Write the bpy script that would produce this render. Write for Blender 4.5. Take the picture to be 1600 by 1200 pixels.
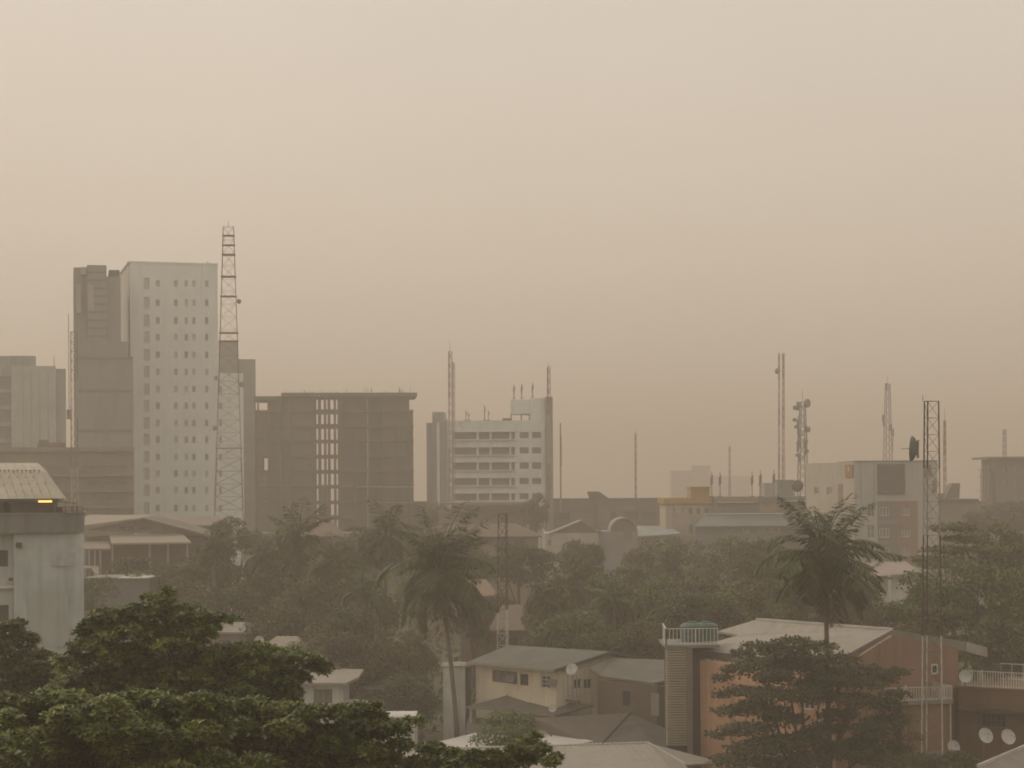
import bpy, math, random
from math import radians, sin, cos, pi, sqrt, atan2
from mathutils import Vector, Matrix, noise
for o in list(bpy.data.objects): bpy.data.objects.remove(o)
sc = bpy.context.scene
COL = sc.collection
# ---------------------------------------------------------------- camera
F, CH, HY, ROLL = 3000.0, 23.0, 765.0, radians(0.35)
RIGHT = Vector((cos(ROLL), 0, -sin(ROLL))); UP = Vector((sin(ROLL), 0, cos(ROLL))); FWD = Vector((0, 1, 0))
cd = bpy.data.cameras.new('camera'); cam = bpy.data.objects.new('camera', cd); COL.objects.link(cam)
m = Matrix.Identity(4)
for i in range(3):
    m[i][0] = RIGHT[i]; m[i][1] = UP[i]; m[i][2] = -FWD[i]
m[2][3] = CH
cam.matrix_world = m
cd.sensor_width = 36; cd.lens = 36 * F / 1600; cd.shift_y = (HY - 600) / 1600
cd.clip_start = 1; cd.clip_end = 20000
sc.camera = cam
# ---------------------------------------------------------------- sky, sun, exposure
SUN_EL, SUN_AZ = radians(42), radians(-62)      # azimuth from +Y (view direction), negative = to the left
w = bpy.data.worlds.new("World"); sc.world = w; w.use_nodes = True
nt = w.node_tree; bg = nt.nodes['Background']
sky = nt.nodes.new('ShaderNodeTexSky'); sky.sky_type = 'NISHITA'; sky.sun_disc = False
sky.sun_elevation = SUN_EL; sky.sun_rotation = SUN_AZ
sky.air_density = 1.0; sky.dust_density = 8.0; sky.ozone_density = 0.6; sky.altitude = 10
# dust-laden air: the clear-sky radiance is evened out and warmed
SKY_TINT = (6.95, 6.0, 4.85)
SKY_MIX = 0.80
mx = nt.nodes.new('ShaderNodeMix'); mx.data_type = 'RGBA'; mx.inputs[0].default_value = SKY_MIX
SKY_TOP = (6.6, 6.15, 5.45)           # the dust veil is thinner and cooler overhead
tg = nt.nodes.new('ShaderNodeTexCoord'); sx_ = nt.nodes.new('ShaderNodeSeparateXYZ'); mr_ = nt.nodes.new('ShaderNodeMapRange'); mr_.inputs[1].default_value = .25; mr_.inputs[2].default_value = .8
mt_ = nt.nodes.new('ShaderNodeMix'); mt_.data_type = 'RGBA'; mt_.inputs[6].default_value = (*SKY_TINT, 1); mt_.inputs[7].default_value = (*SKY_TOP, 1)
nt.links.new(tg.outputs['Generated'], sx_.inputs[0]); nt.links.new(sx_.outputs['Z'], mr_.inputs[0]); nt.links.new(mr_.outputs[0], mt_.inputs[0]); nt.links.new(mt_.outputs[2], mx.inputs[7])
nt.links.new(sky.outputs[0], mx.inputs[6])
tcw = nt.nodes.new('ShaderNodeTexCoord'); dn = nt.nodes.new('ShaderNodeTexNoise'); dn.inputs['Scale'].default_value = 4.5; dn.inputs['Detail'].default_value = 3
dr = nt.nodes.new('ShaderNodeMapRange'); dr.inputs[3].default_value = .945; dr.inputs[4].default_value = 1.055
vm = nt.nodes.new('ShaderNodeVectorMath'); vm.operation = 'SCALE'      # uneven dust high in the air
nt.links.new(tcw.outputs['Generated'], dn.inputs['Vector']); nt.links.new(dn.outputs['Fac'], dr.inputs[0]); nt.links.new(mx.outputs[2], vm.inputs[0]); nt.links.new(dr.outputs[0], vm.inputs['Scale'])
nt.links.new(vm.outputs[0], bg.inputs[0]); bg.inputs[1].default_value = 0.13
sl = bpy.data.lights.new('sun', 'SUN'); sl.energy = 0.8; sl.angle = radians(14); sl.color = (1, .94, .80)
so = bpy.data.objects.new('sun', sl); COL.objects.link(so)
sd = Vector((sin(SUN_AZ) * cos(SUN_EL), cos(SUN_AZ) * cos(SUN_EL), sin(SUN_EL)))
so.rotation_euler = sd.to_track_quat('Z', 'Y').to_euler()
sc.view_settings.view_transform = 'Standard'; sc.view_settings.look = 'None'
sc.view_settings.exposure = 0.0; sc.view_settings.gamma = 1
cy = sc.cycles
cy.use_denoising = True
cy.max_bounces = 6; cy.diffuse_bounces = 2; cy.glossy_bounces = 2; cy.volume_bounces = 2; cy.transparent_max_bounces = 8
cy.use_adaptive_sampling = True; cy.adaptive_threshold = 0.01
cy.sample_clamp_indirect = 4
cy.filter_width = 1.8

# ---------------------------------------------------------------- photo geometry helpers
def ray(px, py):
    v = RIGHT * ((px - 800) / F) + UP * ((HY - py) / F) + FWD
    return v
def W(px, py, d):                     # point seen at a pixel, d metres away
    v = ray(px, py) * d; v.z += CH; return v
def V(px, py, z):                     # point seen at a pixel (below the eye), at height z
    r = ray(px, py); return W(px, py, (z - CH) / r.z)
class Fr:                             # a facade frame: x along it, y into the building, z up
    def __init__(s, x0, y0, yaw=0.0): s.x0, s.y0, s.c, s.s, s.yaw = x0, y0, cos(yaw), sin(yaw), yaw
    def at(s, px, py, yl=0.0):
        r = ray(px, py)
        a = (r.x * (s.y0 + yl * s.c) - s.x0 + yl * s.s) / (s.c - r.x * s.s)
        t = s.y0 + a * s.s + yl * s.c
        return a, CH + r.z * t
    def X(s, px, py=700, yl=0.0): return s.at(px, py, yl)[0]
    def Z(s, px, py, yl=0.0): return s.at(px, py, yl)[1]
    def w(s, p): return Vector((s.x0 + p[0] * s.c - p[1] * s.s, s.y0 + p[0] * s.s + p[1] * s.c, p[2]))
WORLD = Fr(0, 0, 0)
def fr_px(px, d, yaw=0.0, py=780):
    p = W(px, py, d); return Fr(p.x, p.y, yaw)
def fr_pts(a, b): return Fr(a.x, a.y, atan2(b.y - a.y, b.x - a.x))

# ---------------------------------------------------------------- materials
MATS = {}
def mat(name, col, col2=None, rough=.85, scale=.6, detail=6, streak=0.0, streak_col=None, metal=0, island=0.0, bump=0.0, spec=.3, corr=0.0, trans=0.0, emit=None):
    if name in MATS: return MATS[name]
    m = bpy.data.materials.new(name); m.use_nodes = True; n = m.node_tree; b = n.nodes['Principled BSDF']
    L = n.links.new
    tc = n.nodes.new('ShaderNodeTexCoord')
    no = n.nodes.new('ShaderNodeTexNoise'); no.inputs['Scale'].default_value = scale; no.inputs['Detail'].default_value = detail
    no.inputs['Roughness'].default_value = .62
    L(tc.outputs['Object'], no.inputs['Vector'])
    rp = n.nodes.new('ShaderNodeMapRange'); rp.inputs[1].default_value = .33; rp.inputs[2].default_value = .67
    L(no.outputs['Fac'], rp.inputs[0])
    mix = n.nodes.new('ShaderNodeMix'); mix.data_type = 'RGBA'
    c2 = col2 or tuple(c * .78 for c in col)
    mix.inputs[6].default_value = (*col, 1); mix.inputs[7].default_value = (*c2, 1)
    L(rp.outputs[0], mix.inputs[0]); out = mix.outputs[2]
    if streak:
        mp = n.nodes.new('ShaderNodeMapping'); mp.inputs['Scale'].default_value = (1.6, 1.6, .12)
        L(tc.outputs['Object'], mp.inputs['Vector'])
        n2 = n.nodes.new('ShaderNodeTexNoise'); n2.inputs['Scale'].default_value = 1.1; n2.inputs['Detail'].default_value = 5
        L(mp.outputs[0], n2.inputs['Vector'])
        r2 = n.nodes.new('ShaderNodeMapRange'); r2.inputs[1].default_value = .48; r2.inputs[2].default_value = .72; r2.inputs[4].default_value = streak
        L(n2.outputs['Fac'], r2.inputs[0])
        m2 = n.nodes.new('ShaderNodeMix'); m2.data_type = 'RGBA'
        L(r2.outputs[0], m2.inputs[0]); L(out, m2.inputs[6]); sc_ = streak_col or tuple(c * .45 for c in col)
        m2.inputs[7].default_value = (*sc_, 1); out = m2.outputs[2]
    if island:
        ge = n.nodes.new('ShaderNodeNewGeometry'); hs = n.nodes.new('ShaderNodeHueSaturation')
        mr = n.nodes.new('ShaderNodeMapRange'); mr.inputs[3].default_value = 1 - island; mr.inputs[4].default_value = 1 + island
        L(ge.outputs['Random Per Island'], mr.inputs[0]); L(mr.outputs[0], hs.inputs['Value']); L(out, hs.inputs['Color'])
        oi = n.nodes.new('ShaderNodeObjectInfo'); mo = n.nodes.new('ShaderNodeMapRange'); mo.inputs[3].default_value = .485; mo.inputs[4].default_value = .512
        L(oi.outputs['Random'], mo.inputs[0]); L(mo.outputs[0], hs.inputs['Hue'])
        out = hs.outputs[0]
    L(out, b.inputs['Base Color'])
    b.inputs['Roughness'].default_value = rough; b.inputs['Metallic'].default_value = metal
    b.inputs['Specular IOR Level'].default_value = spec
    if trans:
        b.inputs['Subsurface Weight'].default_value = 0
        tr = n.nodes.new('ShaderNodeBsdfTranslucent'); ms = n.nodes.new('ShaderNodeMixShader'); ms.inputs[0].default_value = trans
        L(out, tr.inputs[0]); L(b.outputs[0], ms.inputs[1]); L(tr.outputs[0], ms.inputs[2])
        L(ms.outputs[0], n.nodes['Material Output'].inputs[0])
    if corr:
        wv = n.nodes.new('ShaderNodeTexWave'); wv.inputs['Scale'].default_value = corr
        L(tc.outputs['Object'], wv.inputs['Vector'])
        bp = n.nodes.new('ShaderNodeBump'); bp.inputs['Strength'].default_value = .5; bp.inputs['Distance'].default_value = .05
        L(wv.outputs['Fac'], bp.inputs['Height']); L(bp.outputs[0], b.inputs['Normal'])
    elif bump:
        bp = n.nodes.new('ShaderNodeBump'); bp.inputs['Strength'].default_value = bump; bp.inputs['Distance'].default_value = .05
        L(no.outputs['Fac'], bp.inputs['Height']); L(bp.outputs[0], b.inputs['Normal'])
    if emit:
        b.inputs['Emission Color'].default_value = (*emit[:3], 1); b.inputs['Emission Strength'].default_value = emit[3]
    MATS[name] = m; return m
white = mat('white_paint', (.66, .65, .60), (.52, .52, .49), streak=.5, streak_col=(.32, .32, .29))
whitef = mat('white_tower_render', (.80, .84, .79), (.72, .755, .71), scale=.15, streak=.2)
cream = mat('cream_wall', (.68, .60, .46), (.58, .51, .39), streak=.5)
bluegrey = mat('bluegrey_paint', (.31, .34, .31), (.25, .28, .26), scale=.4, streak=.5)
palewall = mat('stained_pale_blue_wall', (.56, .60, .58), (.33, .36, .345), scale=.22, streak=.4, streak_col=(.22, .24, .22))
conc = mat('raw_concrete', (.15, .14, .12), (.10, .09, .08), scale=.3, streak=.5)
concl = mat('light_concrete', (.28, .26, .23), (.20, .19, .16), scale=.3, streak=.5)
brownw = mat('brown_render', (.20, .155, .12), (.14, .11, .085), scale=.25, streak=.4)
darkg = mat('dark_glass', (.05, .055, .06), (.03, .035, .04), rough=.25, spec=.5)
greyg = mat('grey_glass', (.20, .205, .18), (.14, .145, .13), rough=.3, spec=.5)
glass_tower = mat('tower_cladding', (.29, .30, .27), (.24, .25, .225), scale=.12, rough=.5, streak=.3)
glass_tower2 = mat('tower_cladding_pale', (.40, .39, .32), (.32, .31, .26), scale=.12, rough=.5)
orange = mat('terracotta_wall', (.62, .37, .24), (.50, .29, .185), scale=.35, streak=.45, streak_col=(.16, .08, .055))
brownor = mat('brown_orange_wall', (.20, .125, .08), (.15, .095, .062), scale=.35, streak=.5)
roofb = mat('beige_sheet_roof', (.32, .285, .235), (.27, .24, .195), scale=.5, rough=.6, bump=.1, streak=.3)
roofl = mat('long_span_roof', (.47, .43, .345), (.38, .345, .27), scale=.3, rough=.6, streak=.3)
roofw = mat('white_sheet_roof', (.50, .47, .42), (.38, .36, .33), scale=.4, rough=.6)
roofd = mat('dark_weathered_roof', (.12, .113, .095), (.07, .066, .055), scale=.5, rough=.8, corr=3.2, streak=.4, streak_col=(.11,.065,.04))
roofg = mat('grey_roof', (.165, .16, .14), (.115, .112, .097), scale=.5, rough=.8, corr=3.2, streak=.35, streak_col=(.13,.10,.075))
trimw = mat('white_trim', (.62, .60, .55), (.5, .49, .45), scale=2)
trimd = mat('dark_trim', (.08, .075, .065), scale=2)
steel = mat('galvanised_steel', (.22, .21, .20), (.15, .14, .135), scale=2, rough=.55, metal=.2)
rust = mat('red_oxide_steel', (.16, .055, .035), (.11, .05, .04), scale=3, rough=.7)
whites = mat('white_steel', (.58, .55, .50), (.42, .38, .33), scale=3, rough=.6)
dishm = mat('dish_white', (.55, .54, .50), (.42, .41, .38), scale=2, rough=.5)
yellowp = mat('ochre_paint', (.46, .29, .11), (.38, .24, .09), scale=.4)
teal = mat('teal_plastic', (.06, .12, .10), (.045, .095, .08), scale=2, rough=.45)
bark = mat('bark', (.10, .08, .06), (.06, .05, .038), scale=3, bump=.4)
palmbark = mat('palm_bark', (.17, .145, .115), (.11, .095, .075), scale=3, bump=.4)
leaf_near = mat('almond_leaf', (.038, .070, .010), (.155, .185, .028), scale=.6, island=.7, rough=.5, spec=.4, trans=.25)  # random leaf tones, their contrast widened to stand in for highlights and shadow
leaf_mid = mat('tree_leaf', (.055, .083, .02), (.14, .165, .045), scale=.35, island=.45, rough=.6, trans=.2)
leaf_fl = mat('feathery_leaf', (.05, .065, .025), (.085, .085, .035), scale=.5, island=.4, rough=.6, trans=.2)
leaf_pale = mat('pale_leaf', (.10, .11, .04), (.07, .085, .03), scale=.5, island=.4, rough=.6, trans=.2)
leaf_palm = mat('palm_leaf', (.045, .06, .016), (.085, .10, .028), scale=.6, island=.4, rough=.5, trans=.15)
leaf_dead = mat('dead_palm_leaf', (.15, .105, .055), (.09, .065, .035), scale=.8, island=.4)
soil = mat('ground_soil', (.12, .10, .07), (.06, .075, .03), scale=.06, detail=8)

# ---------------------------------------------------------------- object helpers
def tag(o, label=None, cat=None, group=None, kind=None):
    if label: o['label'] = label
    if cat: o['category'] = cat
    if group: o['group'] = group
    if kind: o['kind'] = kind
    return o
def thing(name, loc, label, cat, group=None):
    o = bpy.data.objects.new(name, None); COL.objects.link(o); o.location = loc; o.empty_display_size = .5
    return tag(o, label, cat, group)
def wloc(o):
    v = Vector((0, 0, 0))
    while o is not None: v += Vector(o.location); o = o.parent
    return v
class MB:
    def __init__(s, fr=WORLD): s.v = []; s.f = []; s.fr = fr
    def add(s, vs, fs):
        n = len(s.v); s.v += [s.fr.w(p) for p in vs]; s.f += [[i + n for i in f] for f in fs]; return s
    def box(s, x0, x1, y0, y1, z0, z1):
        return s.add([(x0,y0,z0),(x1,y0,z0),(x1,y1,z0),(x0,y1,z0),(x0,y0,z1),(x1,y0,z1),(x1,y1,z1),(x0,y1,z1)],
                     [(0,3,2,1),(4,5,6,7),(0,1,5,4),(1,2,6,5),(2,3,7,6),(3,0,4,7)])
    def slab(s, pts, th, up=(0,0,1)):        # polygon with thickness below it
        u = Vector(up) * th; n = len(pts)
        vs = [tuple(p) for p in pts] + [tuple(Vector(p) - u) for p in pts]
        fs = [tuple(range(n)), tuple(range(2*n-1, n-1, -1))] + [(i, i+n, (i+1) % n + n, (i+1) % n) for i in range(n)]
        return s.add(vs, fs)
    def prism(s, poly, y0, y1):              # polygon in x,z extruded in y
        n = len(poly)
        vs = [(x, y0, z) for x, z in poly] + [(x, y1, z) for x, z in poly]
        return s.add(vs, [tuple(range(n)), tuple(range(2*n-1, n-1, -1))] + [(i, i+n, (i+1) % n + n, (i+1) % n) for i in range(n)])
    def tube(s, pts, r, n=6, cap=True):      # radius may be a list
        pts = [Vector(p) for p in pts]; rs = r if isinstance(r, (list, tuple)) else [r] * len(pts)
        vs = []; fs = []
        for i, p in enumerate(pts):
            t = (pts[min(i+1, len(pts)-1)] - pts[max(i-1, 0)]).normalized()
            a = t.cross(Vector((0, 0, 1)) if abs(t.z) < .95 else Vector((0, 1, 0))).normalized(); b = t.cross(a)
            for k in range(n):
                an = 2*pi*k/n + pi/4; vs.append(tuple(p + (a*cos(an) + b*sin(an)) * rs[i]))
        for i in range(len(pts)-1):
            for k in range(n): fs.append((i*n+k, i*n+(k+1) % n, (i+1)*n+(k+1) % n, (i+1)*n+k))
        if cap: fs += [tuple(range(n-1, -1, -1)), tuple(range((len(pts)-1)*n, len(pts)*n))]
        return s.add(vs, fs)
    def beam(s, a, b, wd): return s.tube([a, b], wd * .707, 4)
    def lathe(s, c, prof, n=16, axis=(0,0,1)):   # profile of (radius, offset along axis)
        ax = Vector(axis).normalized(); a = ax.cross(Vector((0,0,1)) if abs(ax.z) < .9 else Vector((1,0,0))).normalized(); b = ax.cross(a); c = Vector(c)
        vs = [tuple(c + ax*h + (a*cos(2*pi*k/n) + b*sin(2*pi*k/n))*r) for r, h in prof for k in range(n)]
        fs = [(i*n+k, i*n+(k+1) % n, (i+1)*n+(k+1) % n, (i+1)*n+k) for i in range(len(prof)-1) for k in range(n)]
        fs += [tuple(range(n-1, -1, -1)), tuple(range((len(prof)-1)*n, len(prof)*n))]
        return s.add(vs, fs)
    def facade(s, x0, x1, z0, z1, holes, y=0.0, t=.3):   # a wall with real openings
        xs = sorted({x0, x1, *[h[0] for h in holes], *[h[1] for h in holes]}); zs = sorted({z0, z1, *[h[2] for h in holes], *[h[3] for h in holes]})
        xs = [x for x in xs if x0 <= x <= x1]; zs = [z for z in zs if z0 <= z <= z1]
        nx, nz = len(xs)-1, len(zs)-1
        sol = [[not any(h[0] < (xs[i]+xs[i+1])/2 < h[1] and h[2] < (zs[j]+zs[j+1])/2 < h[3] for h in holes) for j in range(nz)] for i in range(nx)]
        g = lambda i, j: 0 <= i < nx and 0 <= j < nz and sol[i][j]
        for i in range(nx):
            for j in range(nz):
                if not sol[i][j]: continue
                a, b, c, d = xs[i], xs[i+1], zs[j], zs[j+1]
                s.add([(a,y,c),(b,y,c),(b,y,d),(a,y,d),(a,y+t,c),(b,y+t,c),(b,y+t,d),(a,y+t,d)],
                      [(0,1,2,3),(7,6,5,4)] + ([] if g(i-1,j) else [(0,3,7,4)]) + ([] if g(i+1,j) else [(1,5,6,2)]) + ([] if g(i,j-1) else [(0,4,5,1)]) + ([] if g(i,j+1) else [(3,2,6,7)]))
        return s
    def mesh(s, name, m, off=Vector((0,0,0))):
        me = bpy.data.meshes.new(name); me.from_pydata([tuple(Vector(v) - off) for v in s.v], [], s.f); me.materials.append(m); me.update(); return me
    def build(s, name, m, parent=None, label=None, smooth=False):
        off = wloc(parent)
        me = s.mesh(name, m, off); o = bpy.data.objects.new(name, me); COL.objects.link(o); o.parent = parent
        if smooth:
            for p in me.polygons: p.use_smooth = True
        if label: o['label'] = label
        return o
    def solo(s, name, m, label, cat, group=None, kind=None):     # a thing that is a single mesh, origin at its base
        mn = Vector((min(v[0] for v in s.v), min(v[1] for v in s.v), min(v[2] for v in s.v))); mxv = Vector((max(v[0] for v in s.v), max(v[1] for v in s.v), 0))
        b = Vector(((mn.x + mxv.x)/2, (mn.y + mxv.y)/2, mn.z))
        o = bpy.data.objects.new(name, s.mesh(name, m, b)); COL.objects.link(o); o.location = b
        return tag(o, label, cat, group, kind)
def window(root, fr, x0, x1, z0, z1, y=.12, mf=None, mg=None, nx=2, nz=1, bar=.07, name='window', pane=True):
    mb = MB(fr); b = bar
    mb.box(x0, x1, y, y+.06, z0, z0+b); mb.box(x0, x1, y, y+.06, z1-b, z1)
    mb.box(x0, x0+b, y, y+.06, z0+b, z1-b); mb.box(x1-b, x1, y, y+.06, z0+b, z1-b)
    for i in range(1, nx):
        x = x0 + (x1-x0)*i/nx; mb.box(x-b/2, x+b/2, y, y+.06, z0+b, z1-b)
    for i in range(1, nz):
        z = z0 + (z1-z0)*i/nz; mb.box(x0+b, x1-b, y+.005, y+.055, z-b/2, z+b/2)
    o = mb.build(name, mf or trimw, root)
    if pane: MB(fr).box(x0+.01, x1-.01, y+.07, y+.1, z0+.01, z1-.01).build('pane', mg or darkg, o)
    return o
def simple_windows(root, fr, hs, m, y=.15, name='window'):
    for h in hs: MB(fr).box(h[0]+.003, h[1]-.003, y, y+.08, h[2]+.003, h[3]-.003).build(name, m, root)
def H(fr, a, b, c, d, yl=0.0):   # pixel rectangle (x0,x1,ytop,ybottom) -> local opening
    ym = (c+d)/2; xm = (a+b)/2
    return (fr.X(a, ym, yl), fr.X(b, ym, yl), fr.Z(xm, d, yl), fr.Z(xm, c, yl))
# ================================================================ ground and haze
MB().add([(-5000,-300,0),(5000,-300,0),(5000,7000,0),(-5000,7000,0)], [(0,1,2,3)]).solo('ground', soil, None, None, kind='structure')
MB().add([(-60,118,.004),(60,112,.004),(60,119,.004),(-60,125,.004)], [(0,1,2,3)]).solo('road', mat('asphalt', (.05,.05,.048), scale=1), None, None, kind='structure')
HAZE_D = 0.00135
hz = MB().box(-4500, 4500, -250, 6500, -1, 112).solo('haze', bpy.data.materials.new('haze'), None, None, kind='stuff')
hm = hz.data.materials[0]; hm.use_nodes = True; hn = hm.node_tree; hn.nodes.clear()
ho = hn.nodes.new('ShaderNodeOutputMaterial'); hv = hn.nodes.new('ShaderNodeVolumePrincipled')
hv.inputs['Density'].default_value = HAZE_D; hv.inputs['Color'].default_value = (.815, .725, .635, 1); hv.inputs['Anisotropy'].default_value = 0.3
hn.links.new(hv.outputs[0], ho.inputs['Volume'])
hz['label'] = 'dusty beige haze filling the air over the whole city'
mst = mat('dusty_steel', (.26, .25, .23), (.19, .18, .165), scale=2, rough=.6)
# ================================================================ distant buildings
def body(root, fr, x0, x1, z1, depth, m, holes=(), t=.35, z0=0, y0=0.0, name='wall'):
    mb = MB(fr)
    if holes: mb.facade(x0, x1, z0, z1, list(holes), y0, t)
    mb.box(x0, x1, y0 + (t + .01 if holes else 0), y0 + depth, z0, z1)
    return mb.build(name, m, root)
# ---- white tower with rows of small windows
fr = fr_px(205, 366, radians(16), 800); X, Z = fr.X, fr.Z
t = thing('tower_block', fr.w((9, 10, 0)), 'tall plain white tower block with columns of small square windows beside the big lattice mast', 'tower')
rows = [443, 473, 501, 527, 554.5, 581, 608, 634, 661, 687, 714, 740, 766, 794]
cols = [(243.5, 249.5), (272, 277.5), (288.5, 293.5), (300.5, 305.5), (320.5, 325.5)]
hs = [H(fr, a, b, r-5, r+5) for r in rows for a, b in cols]
strip = [H(fr, 224.5, 233.5, r-9, r+9) for r in rows]
body(t, fr, 0, X(341, 600), Z(205, 410.5), 21, whitef, hs + strip)
MB(fr).box(-.4, X(341, 600)+.1, -.1, 21.1, Z(205, 410.5), Z(205, 410.5)+.3).build('parapet', whitef, t)
wr = random.Random(2); wm_ = [mat('pale_glass', (.44,.45,.41), (.37,.38,.345), rough=.4), mat('paler_glass', (.53,.54,.50), (.46,.47,.43), rough=.4), mat('mid_glass', (.34,.35,.31), (.28,.29,.26), rough=.4)]
for h in hs: simple_windows(t, fr, [h], wr.choice(wm_), y=.2)
for h in strip: MB(fr).box(h[0]+.003, h[1]-.003, .22, .3, h[2]+.003, h[3]-.003).build('stair_window', mat('paler_glass', (.53,.54,.50), (.46,.47,.43), rough=.4), t)
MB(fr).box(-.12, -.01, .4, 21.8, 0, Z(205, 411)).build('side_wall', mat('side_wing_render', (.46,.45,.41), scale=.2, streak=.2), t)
lw = [H(fr, 342, 347, r-5, r+5) for r in rows[6:]]
body(t, fr, X(341,700)+.01, X(381, 700), Z(360, 583), 14, whitef, lw, y0=.01, name='low_wing')
simple_windows(t, fr, lw, mat('pale_glass', (.34,.35,.31)), y=.2)
MB(fr).tube([(X(331), 5, Z(331, 410)), (X(331), 5, Z(331, 404))], .12).build('antenna', mst, t)
# ---- glass and concrete tower behind it on the left
fr = fr_px(117, 350, radians(13), 800); X, Z = fr.X, fr.Z
t = thing('office_tower', fr.w((9, 10, 0)), 'stepped dark grey office tower rising behind and left of the white tower block', 'tower')
body(t, fr, 0, X(137), Z(125, 418), 20, glass_tower, name='left_shaft')
body(t, fr, X(137)+.02, X(168), Z(150, 415), 20, glass_tower, y0=-.8, name='main_shaft')
body(t, fr, X(168)+.03, X(190), Z(180, 432), 18, glass_tower, y0=.3, name='right_shaft')
MB(fr).box(X(168)+.5, X(189), 2, 12, Z(180,432), Z(180, 420)).build('plant_room', conc, t)
for a, b, c, d in ((120, 128, 445, 490), (138, 148, 446, 486), (128, 136, 418, 430)): MB(fr).box(X(a), X(b), -.95, -.8 + .9*(b<137), Z(130, d), Z(130, c)).build('cladding_panel', glass_tower2, t)
body(t, fr, X(118), X(200), Z(160, 535), 24, glass_tower, y0=-2.5, name='middle_tier')
body(t, fr, X(120), X(207), Z(160, 562), 26, glass_tower, y0=-5, name='lower_tier')
MB(fr).box(X(119.5), X(207.3), -5.2, 0, Z(160, 563), Z(160, 560)).build('ledge', concl, t)
for k in range(9):
    z = Z(160, 800) + k*7.2
    if z < Z(160, 572): MB(fr).box(X(121), X(206), -5.06, -5.0, z, z+.5).build('spandrel', mat('tower_spandrel', (.21,.22,.19), scale=.2), t)
for k in range(11):
    z = Z(160, 540) + 1.5 + k*1.45
    if z < Z(150,425): MB(fr).box(X(138), X(167), -.86, -.8, z, z+.35).build('spandrel', mat('tower_spandrel', (.21,.22,.19), scale=.2), t)
# ---- block on the far left
fr = fr_px(-30, 420, radians(14.5), 800); X, Z = fr.X, fr.Z
t = thing('office_block', fr.w((8, 10, 0)), 'pale blue grey office block at the far left edge with dark recessed floors', 'building')
hs = [H(fr, -30, 17.5, a, b) for a, b in ((588, 608), (613, 634), (640, 660), (666, 686), (692, 712))]
body(t, fr, 0, X(18), Z(0, 556), 20, bluegrey, hs, t=1.2)
for h in hs: MB(fr).box(h[0], h[1], 1.0, 1.18, h[2], h[3]).build('window_band', greyg, t)
body(t, fr, X(18)+.02, X(88), Z(50, 572), 20, mat('pale_bluegrey', (.44,.47,.42), scale=.2, streak=.15), y0=-.6, name='front_wall')
body(t, fr, X(88)+.04, X(103.5), Z(95, 576), 18, bluegrey, y0=.5, name='side_wall')
MB(fr).box(X(18), X(57), 2, 12, Z(50,573), Z(40, 555)).build('plant_room', bluegrey, t)
for k in range(4): MB(fr).box(X(36+13*k), X(37+13*k), -.7, -.6, 0, Z(50, 578)).build('joint', bluegrey, t)
MB(fr).tube([(X(86), 5, Z(86, 575)), (X(86), 5, Z(86, 555))], .1).build('antenna', mst, t)
# ---- brown low slab block under it (behind the curved roof)
fr = fr_px(-20, 330, radians(13), 800); X, Z = fr.X, fr.Z
t = thing('flat_block', fr.w((12, 8, 0)), 'brownish flat block with long balcony bands low between dark tower and white tower', 'building')
hs = [H(fr, a, b, c, c+11) for c in (728, 753, 778, 803) for a, b in ((20, 52), (60, 98), (132, 152), (158, 198))]
body(t, fr, 0, X(209), Z(90, 706), 18, mat('flat_block_render', (.24,.215,.16), (.19,.175,.13), scale=.2, streak=.4), hs, t=.6)
simple_windows(t, fr, hs, greyg, y=.4)
MB(fr).box(-.3, X(209.5), -.5, 18, Z(90, 706), Z(90, 699)).build('roof_slab', concl, t)
for c in (743, 768, 793): MB(fr).box(X(5), X(208), -.7, 0, Z(90, c+1.5), Z(90, c-1)).build('balcony_ledge', concl, t)
for a, b, c in ((58, 103, 691), (60, 75, 686)): MB(fr).box(X(a), X(b), 3+(b<80)*2, 12, Z(80, 699), Z(80, c)).build('plant_room', brownw, t)
# ---- grey slab behind the mast
fr = fr_px(343, 462, radians(8), 800); X, Z = fr.X, fr.Z
t = thing('slab_block', fr.w((4, 8, 0)), 'plain grey slab block stepping down behind the big lattice mast', 'building')
body(t, fr, 0, X(372.5), Z(360, 533), 18, mat('slab_grey', (.27,.28,.25), scale=.2, streak=.3), name='high_wall')
body(t, fr, X(372.5)+.02, X(400), Z(385, 561), 16, mat('slab_grey', (.27,.28,.25)), y0=.6, name='low_wall')
for k in range(11):
    h = H(fr, 379, 392, 585+k*20, 588+k*20); MB(fr).box(h[0], h[1], .55, .6, h[2], h[3]).build('vent_band', greyg, t)
# ---- unfinished concrete frame building
fr = fr_px(398, 430, radians(5.3), 800); X, Z = fr.X, fr.Z
t = thing('unfinished_building', fr.w((18, 8, 0)), 'dark unfinished concrete frame building with sky showing through its open stair bay', 'building')
FL = [644, 667.5, 690.5, 714, 737.5, 761, 786, 810]      # slab bottoms
DP = 14.0
zt = Z(520, 614)
cf = mat('bare_frame_concrete', (.15, .15, .11), (.11, .11, .08), scale=.22, streak=.45)
blk = mat('bare_blockwork', (.19, .175, .13), (.145, .135, .10), scale=.25, streak=.3)
blg = mat('greyish_blockwork', (.175, .18, .14), (.135, .14, .11), scale=.25, streak=.3)
MB(fr).box(X(440), X(652), -1.2, DP+1, Z(520, 620), zt).build('roof_slab', cf, t)
MB(fr).box(X(398)-.1, X(440)-.01, -.2, DP, Z(420, 625), Z(420, 619)).build('roof_slab', cf, t)
for i, y in enumerate(FL):
    MB(fr).box(X(400), X(646.4), 0, DP, Z(520, y-.2), Z(520, y-3.5)).build('floor_slab', cf, t)
lev = [620.5] + FL + [835, 975]
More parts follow.
